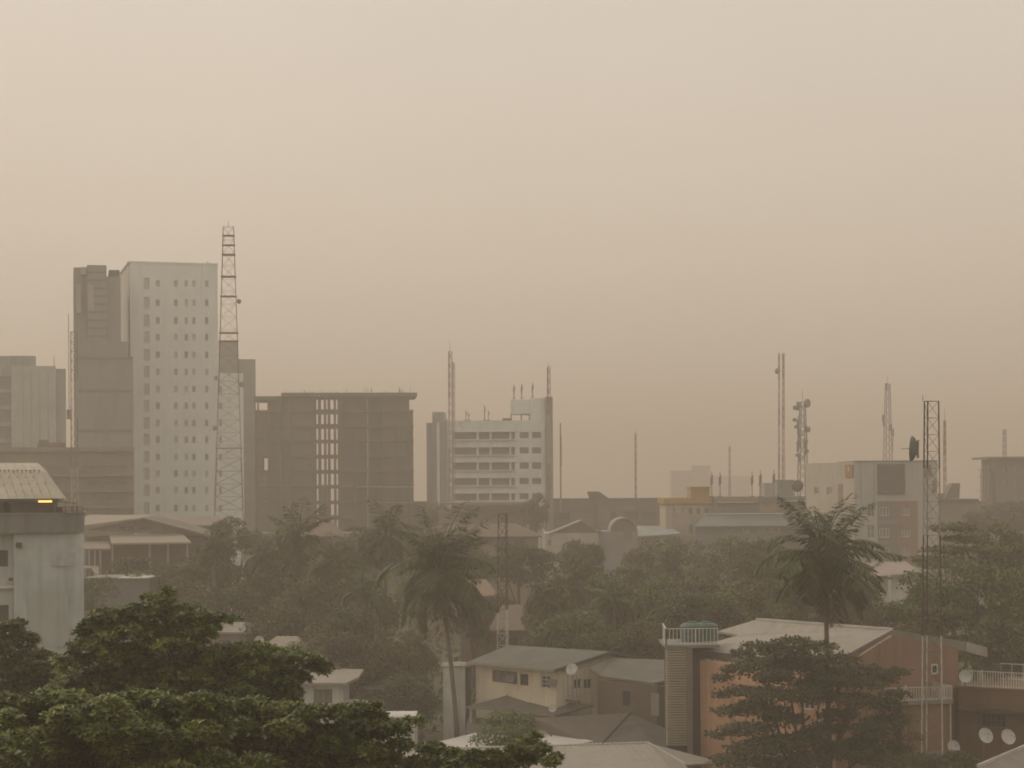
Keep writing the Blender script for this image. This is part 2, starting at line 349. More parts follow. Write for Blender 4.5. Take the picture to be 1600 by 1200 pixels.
def bay(a, b, m, name, skip=(), y0=.5, y1=DP-.5, recess=False):
    for i in range(len(lev)-1):
        if i in skip: continue
        top = lev[i] if i == 0 else lev[i]; bot = lev[i+1]-3.5
        MB(fr).box(X(a), X(b), y0, y1, Z((a+b)/2, bot), Z((a+b)/2, top)).build(name, m, t)
bay(418, 494, blg, 'infill_wall', y0=.8)
bay(402, 418, blk, 'infill_wall', skip=(0, 4), y0=.4)
bay(532, 574, blk, 'infill_wall', y0=1.6)
bay(577, 598, cf, 'infill_wall', y0=2.2)
bay(600, 646, blk, 'infill_wall', skip=(0,), y0=.9)
MB(fr).box(X(600), X(640), .9, DP-.5, Z(620, FL[0]-3.5), Z(620, 620.5)).build('infill_wall', blk, t)
for px, w_ in ((399.2, 1.4), (403.7, 2.4), (419.3, 2), (437, 4), (452, 5), (493, 3), (531.5, 3), (554, 2), (576, 3.5), (599, 2.5), (619, 1.5), (638.5, 3)):
    z1 = Z(px, 622)
    MB(fr).box(X(px-w_/2), X(px+w_/2), -.25, .79, 0, z1).build('column', cf, t)
# wall piece left of the hole on floor 4, and its sides
MB(fr).box(X(402), X(409.5), .4, DP-.5, Z(405, FL[4]-3.5), Z(405, FL[3])).build('infill_wall', blk, t)
# see-through stair bay: slim piers on both faces
for px, w_ in ((499.3, 4.4), (508, 3.8), (514.3, 4.4), (523.5, 4.0)):
    for yy in (0.0, DP-.6): MB(fr).box(X(px-w_/2), X(px+w_/2), yy, yy+.55, 0, Z(px, 621)).build('pier', cf, t)
MB(fr).box(X(527.6), X(531), 0, .5, 0, Z(530, 622)).build('pier', cf, t)
for a_, b_ in ((639.5, 647), (662.5, 669.5), (687, 693), (711, 717), (734.5, 740.5), (758.5, 763.5), (783, 788), (805, 812)): MB(fr).box(X(494), X(531), .02, .5, Z(512, b_), Z(512, a_)).build('stair_beam', cf, t)
MB(fr).box(X(398.3), X(402), .4, DP-.5, 0, Z(400, FL[0]-3.5)).build('infill_wall', blk, t)
MB(fr).box(X(500.5), X(512.5), .3, .8, 0, Z(510, 762)).build('infill_wall', blk, t)
for a, b in ((454, 488),):
    for i in range(6):
        h = H(fr, a, b, lev[i]+5, lev[i]+14); MB(fr).box(h[0], h[1], .74, .8, h[2], h[3]).build('block_panel', blk, t)
rb = MB(fr); rng = random.Random(4)
for k in range(70):
    px = rng.uniform(440, 650); a = X(px); z = Z(px, 614); y = rng.uniform(-.8, DP); rb.tube([(a, y, z), (a + rng.uniform(-.3,.3), y, z + rng.uniform(.3, 1.0 + (px > 570)*.6))], .05, 4)
rb.build('starter_bars', rust, t)
# ---- white office with ribbon windows
fr = fr_px(700, 417, 0, 800); X, Z = fr.X, fr.Z
wo = mat('office_white', (.76, .785, .735), (.62, .645, .60), scale=.25, streak=.3)
t = thing('white_office', fr.w((10, 8, 0)), 'white office building with five visible floors of long ribbon windows and masts on its roof', 'building')
rr = [(675, 686.5), (699, 710.5), (722.5, 734.5), (747, 758.5), (771, 782)]
cc = [(707, 744.5, 1), (748, 765, 0), (768, 796, 1), (799, 804.5, 1), (812, 826, 1), (831.5, 845.5, 1)]
hs = [H(fr, a, b, c, d - (2 if a > 806 else 0)) for c, d in rr for a, b, q in cc]
body(t, fr, 0, X(852), Z(770, 657), 18, wo, hs, t=.9)
for h in hs: MB(fr).box(h[0]+.01, h[1]-.01, .55, .7, h[2]+.01, h[3]-.01).build('window', mat('office_glass', (.22,.21,.17), (.17,.165,.135), rough=.4), t)
for c, d in rr:
    MB(fr).box(X(704), X(806), -.5, 0, Z(760, d+1.5), Z(760, d)).build('sill_ledge', wo, t)
    MB(fr).box(X(704), X(806), -.35, 0, Z(760, c), Z(760, c-1.5)).build('sun_shade', wo, t)
body(t, fr, X(852)+.02, X(864), Z(855, 620), 14, mat('office_grey', (.30,.30,.28), streak=.3, scale=.3), y0=-.6, name='lift_shaft')
body(t, fr, X(829), X(852), Z(840, 621), 12, wo, y0=3, z0=Z(840, 657), name='stair_tower')
body(t, fr, X(798), X(829)-.02, Z(812, 623), 10, wo, y0=5, z0=Z(812, 645), name='roof_room')
for px in (799, 815, 828): MB(fr).box(X(px)-.15, X(px)+.15, 5.2, 5.6, Z(812, 657), Z(812, 645)-.02).build('roof_column', concl, t)
body(t, fr, X(680), -.02, Z(690, 655), 15, mat('office_wing', (.36,.35,.32), scale=.2, streak=.3), y0=1.2, name='left_wing')
body(t, fr, X(675), X(694), Z(684, 643), 12, mat('office_wing', (.36,.35,.32)), y0=2.4, name='left_core')
body(t, fr, X(665.5), X(675)-.02, Z(670, 660), 12, mat('office_grey', (.30,.30,.28)), y0=3, name='left_shaft')
MB(fr).box(X(682.5), X(686.5), 1.0, 1.19, 0, Z(684, 660)).build('pilaster', wo, t)
MB(fr).box(X(785), X(800), 2, 6, Z(790, 657), Z(790, 653)).build('plant_box', conc, t)
def antenna_pole(px, py0, py1, d, label, r=.09, panels=2, name='rooftop_antenna', group='rooftop antennas', ms=None):
    a = W(px, py1, d); b = W(px, py0, d); a.x = b.x
    t = thing(name, (a.x, a.y, a.z), label, 'antenna', group)
    MB().tube([a, b], [r*1.4, r]).build('pole', ms or mst, t)
    L = b.z - a.z
    for k in range(panels):
        an = k*2.4; q = Vector((cos(an)*.3, sin(an)*.3, 0)); z = b.z - L*.28 - .3*k
        MB().box(a.x+q.x*.5-.09, a.x+q.x*.5+.09, a.y+q.y-.08, a.y+q.y+.08, z-L*.2, z+L*.14).build('panel', ms or mst, t)
    MB().box(a.x-.35, a.x+.35, a.y-.35, a.y+.35, a.z, a.z+.12).build('base', conc, t)
    return t
for px, p0, p1, l in ((803, 601, 623, 'stout panel antenna at the left end of the stair block roof of the white office'), (815, 600, 623, 'thick capped antenna in the middle of the stair block roof of the white office'), (832, 598, 620.5, 'forked antenna at the right of the stair block roof of the white office'),
    (728, 641, 657, 'short antenna above the left windows of the white office roof'), (732, 645, 657, 'shorter antenna just right of another on the white office roof'), (757, 633, 657, 'tallest small antenna in the middle of the white office roof'), (763, 641, 657, 'short antenna right of the tallest small one on the white office roof')):
    antenna_pole(px, p0, p1, 423, l, r=.1 if p0 < 640 else .07, panels=2 if p0 < 610 else 1)
# ================================================================ masts and towers
def lattice(label, px, py0, py1, d, w0, w1, legs=3, seg=2.5, bars=(.12, .06), bands=None, name='lattice_mast', yaw=.25, base_z=None, group='lattice masts and towers', cat='mast', spike=0, thin=None):
    b = W(px, py1, d); tp = W(px, py0, d); z0 = base_z if base_z is not None else b.z; z1 = tp.z; cx, cy = b.x, d
    t = thing(name, (cx, cy, z0), label, cat, group)
    n = max(2, round((z1-z0)/seg)); bands = bands or [(0, 1, mst)]
    def leg(k, z):
        f = (z-z0)/(z1-z0); r = (w0*(1-f) + w1*f) / (sqrt(3) if legs == 3 else sqrt(2)); an = yaw + 2*pi*k/legs
        return Vector((cx + (tp.x-cx)*f + r*cos(an), cy + r*sin(an), z))
    for f0, f1, m in bands:
        mb = MB(); i0, i1 = round(f0*n), round(f1*n); bm = mb if thin is None else MB()
        for k in range(legs):
            mb.beam(leg(k, z0+(z1-z0)*i0/n), leg(k, z0+(z1-z0)*i1/n), bars[0])
            k2 = (k+1) % legs
            for i in range(i0, i1):
                za, zb = z0+(z1-z0)*i/n, z0+(z1-z0)*(i+1)/n
                bm.beam(leg(k, za), leg(k2, zb), bars[1]); bm.beam(leg(k2, za), leg(k, zb), bars[1]) if seg > 1.9 else None
                bm.beam(leg(k, za), leg(k2, za), bars[1])
        if i1 == n:
            for k in range(legs): mb.beam(leg(k, z1), leg((k+1) % legs, z1), bars[1]*1.3)
        sec = mb.build('mast_section', m, t)
        if thin is not None: bm.build('bracing', thin, sec)
    if spike: MB().tube([(tp.x, cy, z1), (tp.x, cy, z1+spike)], .05, 5).build('spike', mst, t)
    return t, leg
def band8(a=rust, b=whites, n=6): return [(i/n, (i+1)/n, a if (i % 2 == (n-1) % 2) else b) for i in range(n)]
rw = lambda n: band8(mat('faded_red_steel', (.24,.15,.11), (.18,.12,.09)), mat('faded_white_steel', (.42,.36,.30), (.32,.27,.22)), n)
# the big four-legged tower right of the white block
t, leg = lattice('tallest tapering red and white lattice tower with small platforms, beside the white tower block', 357, 355, 812, 330, 6.0, 1.75, legs=4, seg=2.2, bars=(.105, .038), bands=rw(7), yaw=pi/4+.12, base_z=0, name='telecom_tower', cat='tower', spike=1.1)
for py in (368, 383, 398, 432, 463, 520, 533, 700):
    z = W(355, py, 330).z; mb = MB(); c = sum((leg(k, z) for k in range(4)), Vector())/4; r = (leg(0, z)-c).length
    P = [c + Vector((cos(pi/4+.12+k*pi/2), sin(pi/4+.12+k*pi/2), 0))*(r*1.08+.1) for k in range(4)]
    mb.slab(P, .07); mb.build('platform', mat('platform_steel', (.20,.16,.13)), t)
for py, s, q in ((470, 1, .45), (590, -1, .4), (600, 1, .5), (668, -1, .5)):
    z = W(355, py, 330).z; p = leg(0 if s > 0 else 1, z) + Vector((.5*s, -.3, 0)); MB().lathe(p, [(.02, .25), (q*.8, .2), (q, 0), (q*.9, -.1), (.05, -.15)], 12, (s*.6, -.6, 0)).build('dish', mst, t)
# left red and white mast
t, leg = lattice('slim red and white lattice mast with a thin rod, left of the dark office tower', 114, 519, 705, 300, 1.2, 1.15, legs=3, seg=1.5, bars=(.11, .055), bands=rw(7), base_z=0, spike=0)
z0 = W(107, 640, 300); z1 = W(107, 490, 300); MB().tube([(z1.x, 300, z0.z), (z1.x, 300, z1.z)], .06, 5).build('whip_antenna', mst, t)
for z in (z0.z+.5, z0.z+5): MB().beam((z1.x, 300, z), (leg(1, z)), .07).build('bracket', mst, t)
MB().box(z1.x-.3, z1.x+.4, 299.6, 300.2, z0.z-1.5, z0.z).build('radio_box', mst, t)
# masts at the white office
lattice('tall thin pale lattice mast in front of the left end of the white office', 703, 549, 790, 405, .95, .8, seg=2, bars=(.1,.05), bands=rw(5), base_z=0, spike=2.2)
lattice('shorter thin mast just right of the tall one, left end of the white office', 708.5, 566, 790, 409, .6, .5, seg=2, bars=(.1,.05), bands=[(0,1,mat('faded_white_steel', (.34,.28,.23)))], base_z=0)
lattice('thin lattice mast rising in front of the lift shaft of the white office', 857, 573, 790, 404, .8, .65, seg=2, bars=(.12,.055), bands=rw(5), base_z=0, spike=.8)
antenna_pole(875.5, 661, 800, 390, 'thin leaning pole mast standing in the gap right of the white office', r=.13, panels=1, name='pole_mast')
lattice('lone faint thin mast halfway between white office and yellow roofed building', 993, 677, 800, 470, .55, .4, seg=2, bars=(.1,.045), base_z=0, spike=1)
lattice('very faint thin mast behind the yellow rooftop room', 1140, 697, 800, 640, .8, .6, seg=2.5, bars=(.14,.06), base_z=0)
# twin masts
lattice('left one of the two tall twin masts above the grey rooftop box', 1217.3, 552, 750, 395, .28, .26, seg=1.8, bars=(.08,.04), bands=rw(5))
t, _ = lattice('right one of the two tall twin masts above the grey rooftop box', 1224, 552, 750, 397, .5, .36, seg=1.8, bars=(.11,.045), bands=rw(5))
p = W(1214, 580, 395); MB().lathe(p, [(.02,.3),(.45,.25),(.62,.05),(.6,-.1),(.1,-.25)], 14, (-.9,-.4,0)).build('dish', mst, t)
MB().beam(p, W(1223, 580, 397), .1).build('bracket', mst, t)
# telecom tower crowded with dishes
t, leg = lattice('crowded grey telecom tower covered with drum dishes and panel antennas, right of the twin masts', 1254, 628, 790, 385, 2.2, .9, legs=4, seg=1.7, bars=(.17,.08), yaw=pi/4+.2, base_z=10, name='telecom_tower', cat='tower', spike=2.4)
rng = random.Random(7)
for px, py, q, s in ((1261, 630, .9, 1), (1262, 671, .6, 1), (1243, 637, .5, -1), (1242, 656, .4, -1), (1244, 667, .35, -1), (1259, 690, .4, 1), (1246, 711, .35, -1), (1261, 705, .3, 1)):
    p = W(px, py, 384.3); MB().lathe(p, [(.02,.35),(q*.95,.3),(q,-.05),(q*.8,-.25),(.05,-.3)], 14, (s*.75,-.66,0)).build('drum_dish', mst, t); MB().beam(p, leg(0 if s > 0 else 1, p.z), .1).build('bracket', mst, t)
for k in range(22):
    py = rng.uniform(628, 720); s = rng.choice((-1, 1)); p = W(1253 + s*rng.uniform(3.5, 7.5), py, 384.5+rng.uniform(-.5, .8))
    mb = MB(); L = rng.uniform(.5, 1.1); mb.box(p.x-.13, p.x+.13, p.y-.1, p.y+.1, p.z-L, p.z+L); mb.beam(p, leg(rng.randrange(4), p.z), .08); mb.build('panel_antenna', mst, t)
# faint tower behind the tall right building
t, leg = lattice('pale faint lattice tower behind the roof of the building with the orange panels', 1387, 600, 735, 470, 2.0, .9, legs=4, seg=1.9, bars=(.15,.07), yaw=1.0, base_z=20, name='telecom_tower', cat='tower', spike=2)
for px, py in ((1380, 653), (1392, 668), (1385, 604), (1381, 661), (1395, 676)):
    p = W(px, py, 469.5); MB().box(p.x-.25, p.x+.25, p.y-.2, p.y+.2, p.z-.8, p.z+.8).build('panel_antenna', mst, t)
a = W(1396, 668, 468); b = W(1393, 735, 468); MB().tube([b, a], .1, 5).build('side_pole', mst, t)
lattice('thin spire mast immediately right of the building with the orange panels', 1476, 657, 790, 430, 1.0, .4, seg=2, bars=(.14,.06), bands=rw(5), base_z=0, spike=2.5)
lattice('very faint mast at the far right above the scaffolded building', 1569.5, 671, 720, 560, 1.4, .9, seg=2, bars=(.15,.07), base_z=20)
# near triangular mast with the grid dish
t, leg = lattice('nearest tall triangular lattice mast banded red and white in front of the orange brown house', 1453.5, 627, 1172, 136, 1.5, 1.03, seg=1.2, bars=(.085,.024),
    bands=[(0, .325, whites), (.325, .64, mat('dark_rust_steel', (.085,.05,.035))), (.64, .81, mat('dull_white_steel', (.36,.34,.31), (.26,.24,.22))), (.81, 1, mat('dark_rust_steel', (.085,.05,.035), (.055,.035,.028)))], yaw=radians(95), base_z=W(1453,1176,136).z, thin=mat('dull_bracing', (.16,.13,.11), (.12,.10,.085), scale=3))
MB().tube([W(1442, 627, 136), W(1442, 617, 136)], .025, 5).build('spike', mst, t)
c = W(1453, 1177, 136); MB().box(c.x-1.1, c.x+1.1, c.y-1.1, c.y+1.1, 0, c.z).build('plinth', conc, t)
p = W(1426.5, 701, 135.6)
gd = MB().lathe(p, [(.03,.3),(.45,.24),(.76,.1),(.9,-.08),(.9,-.12),(.72,.04),(.4,.17),(.03,.24)], 24, (.93,-.36,-.06)).build('grid_dish', mat('dark_grid_dish', (.17,.19,.16), (.12,.13,.115), scale=6), t)
MB().beam(p - Vector((.75,-.28,0)), p + Vector((.2,-.08,0)), .045).build('feed_arm', steel, gd)
for dz in (-.55, .6): MB().beam(p + Vector((.25, 0, dz*.6)), W(1436, 701, 136) + Vector((0,0,dz)), .07).build('bracket', mst, t)
MB().beam(W(1434, 688, 135.9), W(1434, 716, 135.9), .13).build('mounting_pipe', mst, t)
# slimmer mast behind the grey roofed house
lattice('slim triangular mast, rusty above and white below, rising behind the cream walled house', 787, 803, 1015, 205, 1.35, 1.0, seg=1.3, bars=(.10,.04), bands=[(0, .47, whites), (.47, 1, mat('dark_rust_steel', (.10,.05,.035)))], yaw=.9, base_z=0)
# ================================================================ middle distance buildings
def gable_roof(root, fr, x0, x1, y0, y1, ze, zr, m, th=.25, axis='y', name='roof', over=0.0):   # ridge along y (gable faces the camera) or along x
    if axis == 'y':
        xm = (x0+x1)/2
        mb = MB(fr); mb.slab([(x0,y0,ze),(xm,y0,zr),(xm,y1,zr),(x0,y1,ze)], th); mb.slab([(xm,y0,zr),(x1,y0,ze),(x1,y1,ze),(xm,y1,zr)], th)
    else:
        ym = (y0+y1)/2
        mb = MB(fr); mb.slab([(x0,y0,ze),(x1,y0,ze),(x1,ym,zr),(x0,ym,zr)], th); mb.slab([(x0,ym,zr),(x1,ym,zr),(x1,y1,ze),(x0,y1,ze)], th)
    return mb.build(name, m, root)
# ---- far ghostly blocks
g1 = mat('far_render', (.30,.29,.27), scale=.1, streak=.2)
for px0, px1, py, d, l in ((1050, 1082, 737, 1150, 'faint far block left of a slightly taller one behind the yellow roof'), (1083, 1110, 729, 1200, 'faint taller block right behind the yellow rooftop room'), (1111, 1172, 745, 1500, 'faintest wide low block between yellow roof and twin masts'), (1195, 1215, 758, 520, 'small pale rooftop block just left of the twin masts')):
    fr = fr_px(px0, d, 0, 780); t = thing('far_block', fr.w((5, 5, 0)), l, 'building', 'faint far blocks'); x1 = fr.X(px1); z = fr.Z(px0, py)
    hs = [(x1*(.1+.2*i), x1*(.1+.2*i)+x1*.1, z-2.2-3.4*k, z-.9-3.4*k) for i in range(4) for k in range(3)]
    body(t, fr, 0, x1, z, 12, g1, hs); simple_windows(t, fr, hs, greyg, y=.2)
    MB(fr).box(-.2, x1+.2, -.2, 12.2, z, z+.6).build('parapet', g1, t)
# ---- long low row between the frame building and the yellow one
fr = fr_px(645, 440, 0, 800); X, Z = fr.X, fr.Z
rowm = mat('row_render', (.19,.175,.135), (.15,.14,.11), scale=.15, streak=.3)
t = thing('low_row_building', fr.w((28, 6, 0)), 'long dark flat topped row building closing the view right of the unfinished frame', 'building')
hs = [H(fr, a, a+22, 800, 812) for a in (872, 905, 940, 975, 1005)]
body(t, fr, X(866), X(1048), Z(950, 780), 14, rowm, hs, t=.6)
simple_windows(t, fr, hs, mat('row_panel', (.12,.11,.10)), y=.4)
body(t, fr, 0, X(866)-.02, Z(750, 783), 14, rowm, y0=.8, name='left_wall')
MB(fr).box(X(865), X(1049), -.3, 14, Z(950, 780), Z(950, 778.6)).build('roof_edge', conc, t)
for a_, b_, c_, e_ in ((890, 928, 801, 822), (935, 953, 798, 826), (872, 886, 795, 801), (960, 990, 790, 797)): MB(fr).box(X(a_), X(b_), -.2, -.01, Z(950, e_), Z(950, c_)).build('pale_panel', mat('row_pale_panel', (.25,.235,.19), scale=.3, streak=.3), t)
MB(fr).box(X(929), X(934), -.5, -.01, 0, Z(930, 786)).build('pier', mat('row_pier', (.13,.115,.09)), t)
p = [(X(918), Z(930, 768)), (X(936), Z(930, 768)), (X(955), Z(930, 781)), (X(922), Z(930, 781))]
MB(fr).prism(p, 2, 5).build('roof_hatch', conc, t)
# ---- building with dark canopy band
fr = fr_px(700, 385, 0, 800); X, Z = fr.X, fr.Z
t = thing('canopy_building', fr.w((12, 6, 0)), 'beige building with a dark projecting roof band below the white office', 'building')
body(t, fr, X(685), X(822), Z(760, 799), 14, mat('beige_wall', (.27,.22,.17), (.22,.18,.145), scale=.2, streak=.3), name='wall')
MB(fr).box(X(705), X(838), -2, 14, Z(770, 800), Z(770, 789)).build('canopy_band', mat('canopy_brown', (.12,.09,.075), scale=.3), t)
MB(fr).box(X(690), X(834), -1, 14, Z(770, 788.6), Z(770, 785)).build('roof_edge', concl, t)
for px in (819, 836): MB(fr).box(X(px-3), X(px+3), -1.6, .4, 0, Z(px, 800)).build('pier', brownw, t)
hs = [H(fr, 712, 735, 806, 814), H(fr, 752, 772, 812, 820)]
for h in hs: MB(fr).box(h[0], h[1], -.1, 0, h[2], h[3]).build('window', greyg, t)
# ---- hipped brown roof house in front of it
fr = fr_px(690, 300, 0, 830); X, Z = fr.X, fr.Z
t = thing('brown_hip_house', fr.w((8, 6, 0)), 'brown hip roofed house with pale walls behind the slim triangular mast', 'house')
hs = [H(fr, a, a+9, 842, 852) for a in (713, 731, 747, 761, 777, 795, 810)]
body(t, fr, X(655), X(836), Z(760, 837), 12, mat('beige_wall', (.27,.22,.17)), hs); simple_windows(t, fr, hs, greyg)
ze, zr = Z(760, 838), Z(760, 819)
MB(fr).slab([(X(645),-1,ze),(X(845),-1,ze),(X(805),6,zr),(X(680),6,zr)], .2).slab([(X(845),-1,ze),(X(845),13,ze),(X(805),6,zr)], .2).slab([(X(645),13,ze),(X(645),-1,ze),(X(680),6,zr)], .2).build('roof', mat('brown_roof', (.17,.125,.10), (.13,.10,.08), corr=2), t)
# ---- white gable house mid picture
fr = fr_px(848, 330, 0, 850); X, Z = fr.X, fr.Z
t = thing('white_gable_house', fr.w((8, 6, 0)), 'white walled house with low gable outlined in white above the tree tops', 'house')
body(t, fr, X(850), X(935), Z(890, 833), 12, mat('soft_white_wall', (.50,.47,.41), scale=.3, streak=.3))
MB(fr).prism([(X(858), Z(890,833)+.01), (X(935), Z(890,833)+.01), (X(907), Z(907, 815))], 0.02, 9).build('gable', mat('brown_gable', (.24,.20,.165), scale=.3), t)
mb = MB(fr); mb.slab([(X(856),-.6,Z(858,833.5)),(X(907),-.6,Z(907,813)),(X(907),9,Z(907,813)),(X(856),9,Z(858,833.5))], .22); mb.slab([(X(907),-.6,Z(907,813)),(X(940),-.6,Z(940,830)),(X(940),9,Z(940,830)),(X(907),9,Z(907,813))], .22); mb.build('roof', mat('pale_roof_edge', (.31,.285,.24), scale=.4), t)
h = H(fr, 856, 861, 843, 852); MB(fr).box(h[0], h[1], -.08, 0, h[2], h[3]).build('window', greyg, t)
# ---- arched shed and pale sheds to its right
fr = fr_px(935, 335, 0, 850); X, Z = fr.X, fr.Z
t = thing('arched_shed', fr.w((5, 8, 0)), 'shed with a round arched roof beside the white gable house', 'building')
xa, xb, zb, za = X(955), X(993), Z(975, 830), Z(975, 811); xm = (xa+xb)/2
arc = lambda k, g=0.0: (xm + (xb-xa+g)/2*cos(pi*k/12), zb + (za-zb+g/2)*sin(pi*k/12))
MB(fr).prism([arc(k) for k in range(13)], .1, 10).build('gable_end', mat('brown_gable', (.24,.20,.165)), t)
mb = MB(fr)
for k in range(12):
    a, b = arc(k, .5), arc(k+1, .5); c, e = arc(k), arc(k+1); mb.add([(a[0],-.3,a[1]),(b[0],-.3,b[1]),(e[0],-.3,e[1]),(c[0],-.3,c[1]),(a[0],10.3,a[1]),(b[0],10.3,b[1]),(e[0],10.3,e[1]),(c[0],10.3,c[1])], [(0,1,2,3),(7,6,5,4),(0,4,5,1),(3,2,6,7)])
mb.build('arched_roof', mat('pale_roof_edge', (.31,.285,.24)), t)
body(t, fr, X(935), X(996), zb, 10, mat('soft_bluegrey_wall', (.30,.31,.30), (.26,.25,.24), scale=.3), name='wall')
h = H(fr, 974, 987, 828, 842); MB(fr).box(h[0], h[1], -.1, 0, h[2], h[3]).build('roller_door', greyg, t)
fr = fr_px(990, 345, 0, 850); X, Z = fr.X, fr.Z
t = thing('pale_roof_shed', fr.w((8, 6, 0)), 'low shed with wide pale blue sheet roof left of the yellow roofed building', 'building')
body(t, fr, X(992), X(1058), Z(1020, 838), 10, mat('soft_white_wall', (.50,.47,.41)))
MB(fr).slab([(X(988),-1.5,Z(1020,838)),(X(1062),-1.5,Z(1062,833)),(X(1050),9,Z(1040,823)),(X(1000),9,Z(1000,823))], .25).build('roof', mat('pale_blue_roof', (.30,.32,.30), (.25,.27,.26), scale=.4), t)
# ---- yellow roofed building
fr = fr_px(1040, 350, 0, 800); X, Z = fr.X, fr.Z
t = thing('yellow_roof_building', fr.w((10, 7, 0)), 'cream building with a bright orange yellow parapet and rooftop room', 'building')
hs = [H(fr, a, b, c, e) for a, b, c, e in ((1076, 1082, 794, 803), (1088, 1094, 794, 803), (1101, 1107, 794, 802), (1052, 1055, 794, 799), (1066, 1068, 794, 799), (1077, 1083, 820, 833))]
body(t, fr, 0, X(1122), Z(1070, 787), 14, mat('cream_render', (.50,.44,.34), (.42,.37,.29), scale=.3, streak=.4), hs); simple_windows(t, fr, hs, greyg)
MB(fr).box(-.4, X(1112), -.5, 14.2, Z(1070, 787.2), Z(1070, 778)).build('parapet', yellowp, t)
MB(fr).box(X(1081), X(1111), 3, 10, Z(1095, 777.9), Z(1095, 762)).build('rooftop_room', mat('faded_ochre', (.40,.29,.13), scale=.4), t)
MB(fr).box(X(1079.5), X(1112.5), 2.6, 10.4, Z(1095, 762), Z(1095, 760.3)).build('room_roof', yellowp, t)
for px in (1041.5, 1050, 1064): MB(fr).box(X(px)-.12, X(px)+.12, -.12, -.01, 0, Z(px, 787.3)).build('pilaster', mat('cream_render', (.50,.44,.34)), t)
# ---- long grey building right of it
fr = fr_px(1120, 345, 0, 800); X, Z = fr.X, fr.Z
gb = mat('grey_band_wall', (.22,.21,.19), (.18,.17,.155), scale=.25, streak=.3); gbl = mat('blue_wall', (.21,.235,.23), (.18,.20,.195), scale=.25, streak=.2)
t = thing('long_grey_building', fr.w((20, 8, 0)), 'long grey two tone building between the yellow parapet and the orange panelled building', 'building')
body(t, fr, .03, X(1302), Z(1200, 776), 14, gb, name='upper_wall', y0=2)
MB(fr).box(X(1121), X(1186), 1.6, 2, Z(1150, 786.5), Z(1150, 777)).build('fascia', mat('tan_fascia', (.34,.26,.17), scale=.5), t)
MB(fr).box(X(1225), X(1303), 1.4, 2.1, Z(1260, 783.5), Z(1260, 782)).build('ledge', trimw, t)
MB(fr).box(X(1121), X(1180), 1.5, 2.1, Z(1150, 785.6), Z(1150, 784.2)).build('ledge', trimw, t)
MB(fr).box(X(1188), X(1216), 1.7, 2, Z(1200, 801), Z(1200, 788)).build('sign_board', mat('tan_fascia', (.34,.26,.17)), t)
MB(fr).slab([(X(1083),-2.5,Z(1150,821)),(X(1232),-2.5,Z(1150,821)),(X(1222),2,Z(1150,804)),(X(1102),2,Z(1150,804))], .25).build('lean_to_roof', mat('bluegrey_roof', (.19,.205,.20), (.155,.17,.165), scale=.4), t)
MB(fr).box(X(1102), X(1226), 1.7, 2.3, Z(1150, 804), Z(1150, 802)).build('roof_edge', trimw, t)
h1 = H(fr, 1098, 1129, 821, 836, -1.5)
body(t, fr, X(1086,820,-1.5), X(1228,820,-1.5), Z(1150, 821, -1.5), 3, gbl, [h1], y0=-1.5, name='front_wall')
MB(fr).box(h1[0], h1[1], -1.3, -1.2, h1[2], h1[3]).build('shopfront', greyg, t)
for a, b in ((1160, 1169), (1182, 1189), (1192, 1216)):
    h = H(fr, a, b, 820, 832); window(t, fr, h[0], h[1], h[2], h[3], y=-1.62, mg=greyg)
for px0, px1, c, e in ((1233, 1236, 800, 815), (1238, 1262, 806, 830)):
    h = H(fr, px0, px1, c, e); MB(fr).box(h[0], h[1], 1.9, 1.99, h[2], h[3]).build('wall_panel', gbl, t)
for px, p0, l in ((1112, 737, 'tall thin rooftop aerial just right of the yellow rooftop room'), (1125, 737, 'second thin rooftop aerial right of the yellow rooftop room'), (1175, 737, 'left aerial of the group over the long grey building'), (1188, 735, 'rusty aerial in the middle of the group over the long grey building'), (1209, 734, 'thin aerial nearest the twin masts on the long grey building')):
    antenna_pole(px, p0, 776, 352, l, r=.06, panels=2, ms=steel if px != 1188 else mat('faded_red_steel', (.15,.085,.06)))
# rooftop box and round tank under the twin masts
fr = fr_px(1215, 393, 0, 770); X, Z = fr.X, fr.Z
t = thing('rooftop_cabin', fr.w((2.5, 3, 0)), 'pale green grey cabin carrying the twin masts', 'building')
body(t, fr, 0, X(1240), Z(1228, 751), 5, mat('greenish_render', (.27,.29,.25), scale=.4, streak=.3))
MB(fr).box(-.15, X(1240)+.15, -.15, 5.15, Z(1228, 751), Z(1228, 749.7)).build('roof_slab', concl, t)
p = W(1246, 776, 356); q = W(1246, 750, 356)
t = thing('round_water_tank', p, 'dark round water tank on a stand at the foot of the crowded telecom tower', 'water tank')
r = (q.z-p.z)*.36; zc = q.z - r*1.0
MB().lathe((p.x, p.y, zc), [(.1,r),(r*.6,r*.82),(r*.95,r*.35),(r,0),(r*.95,-r*.4),(r*.55,-r*.85),(.1,-r)], 18).build('tank', mat('dark_tank', (.07,.07,.07)), t, smooth=True)
for s in (-1, 1): MB().beam((p.x+s*r*.5, p.y, p.z), (p.x+s*r*.4, p.y, zc-r*.7), .15).build('leg', steel, t)
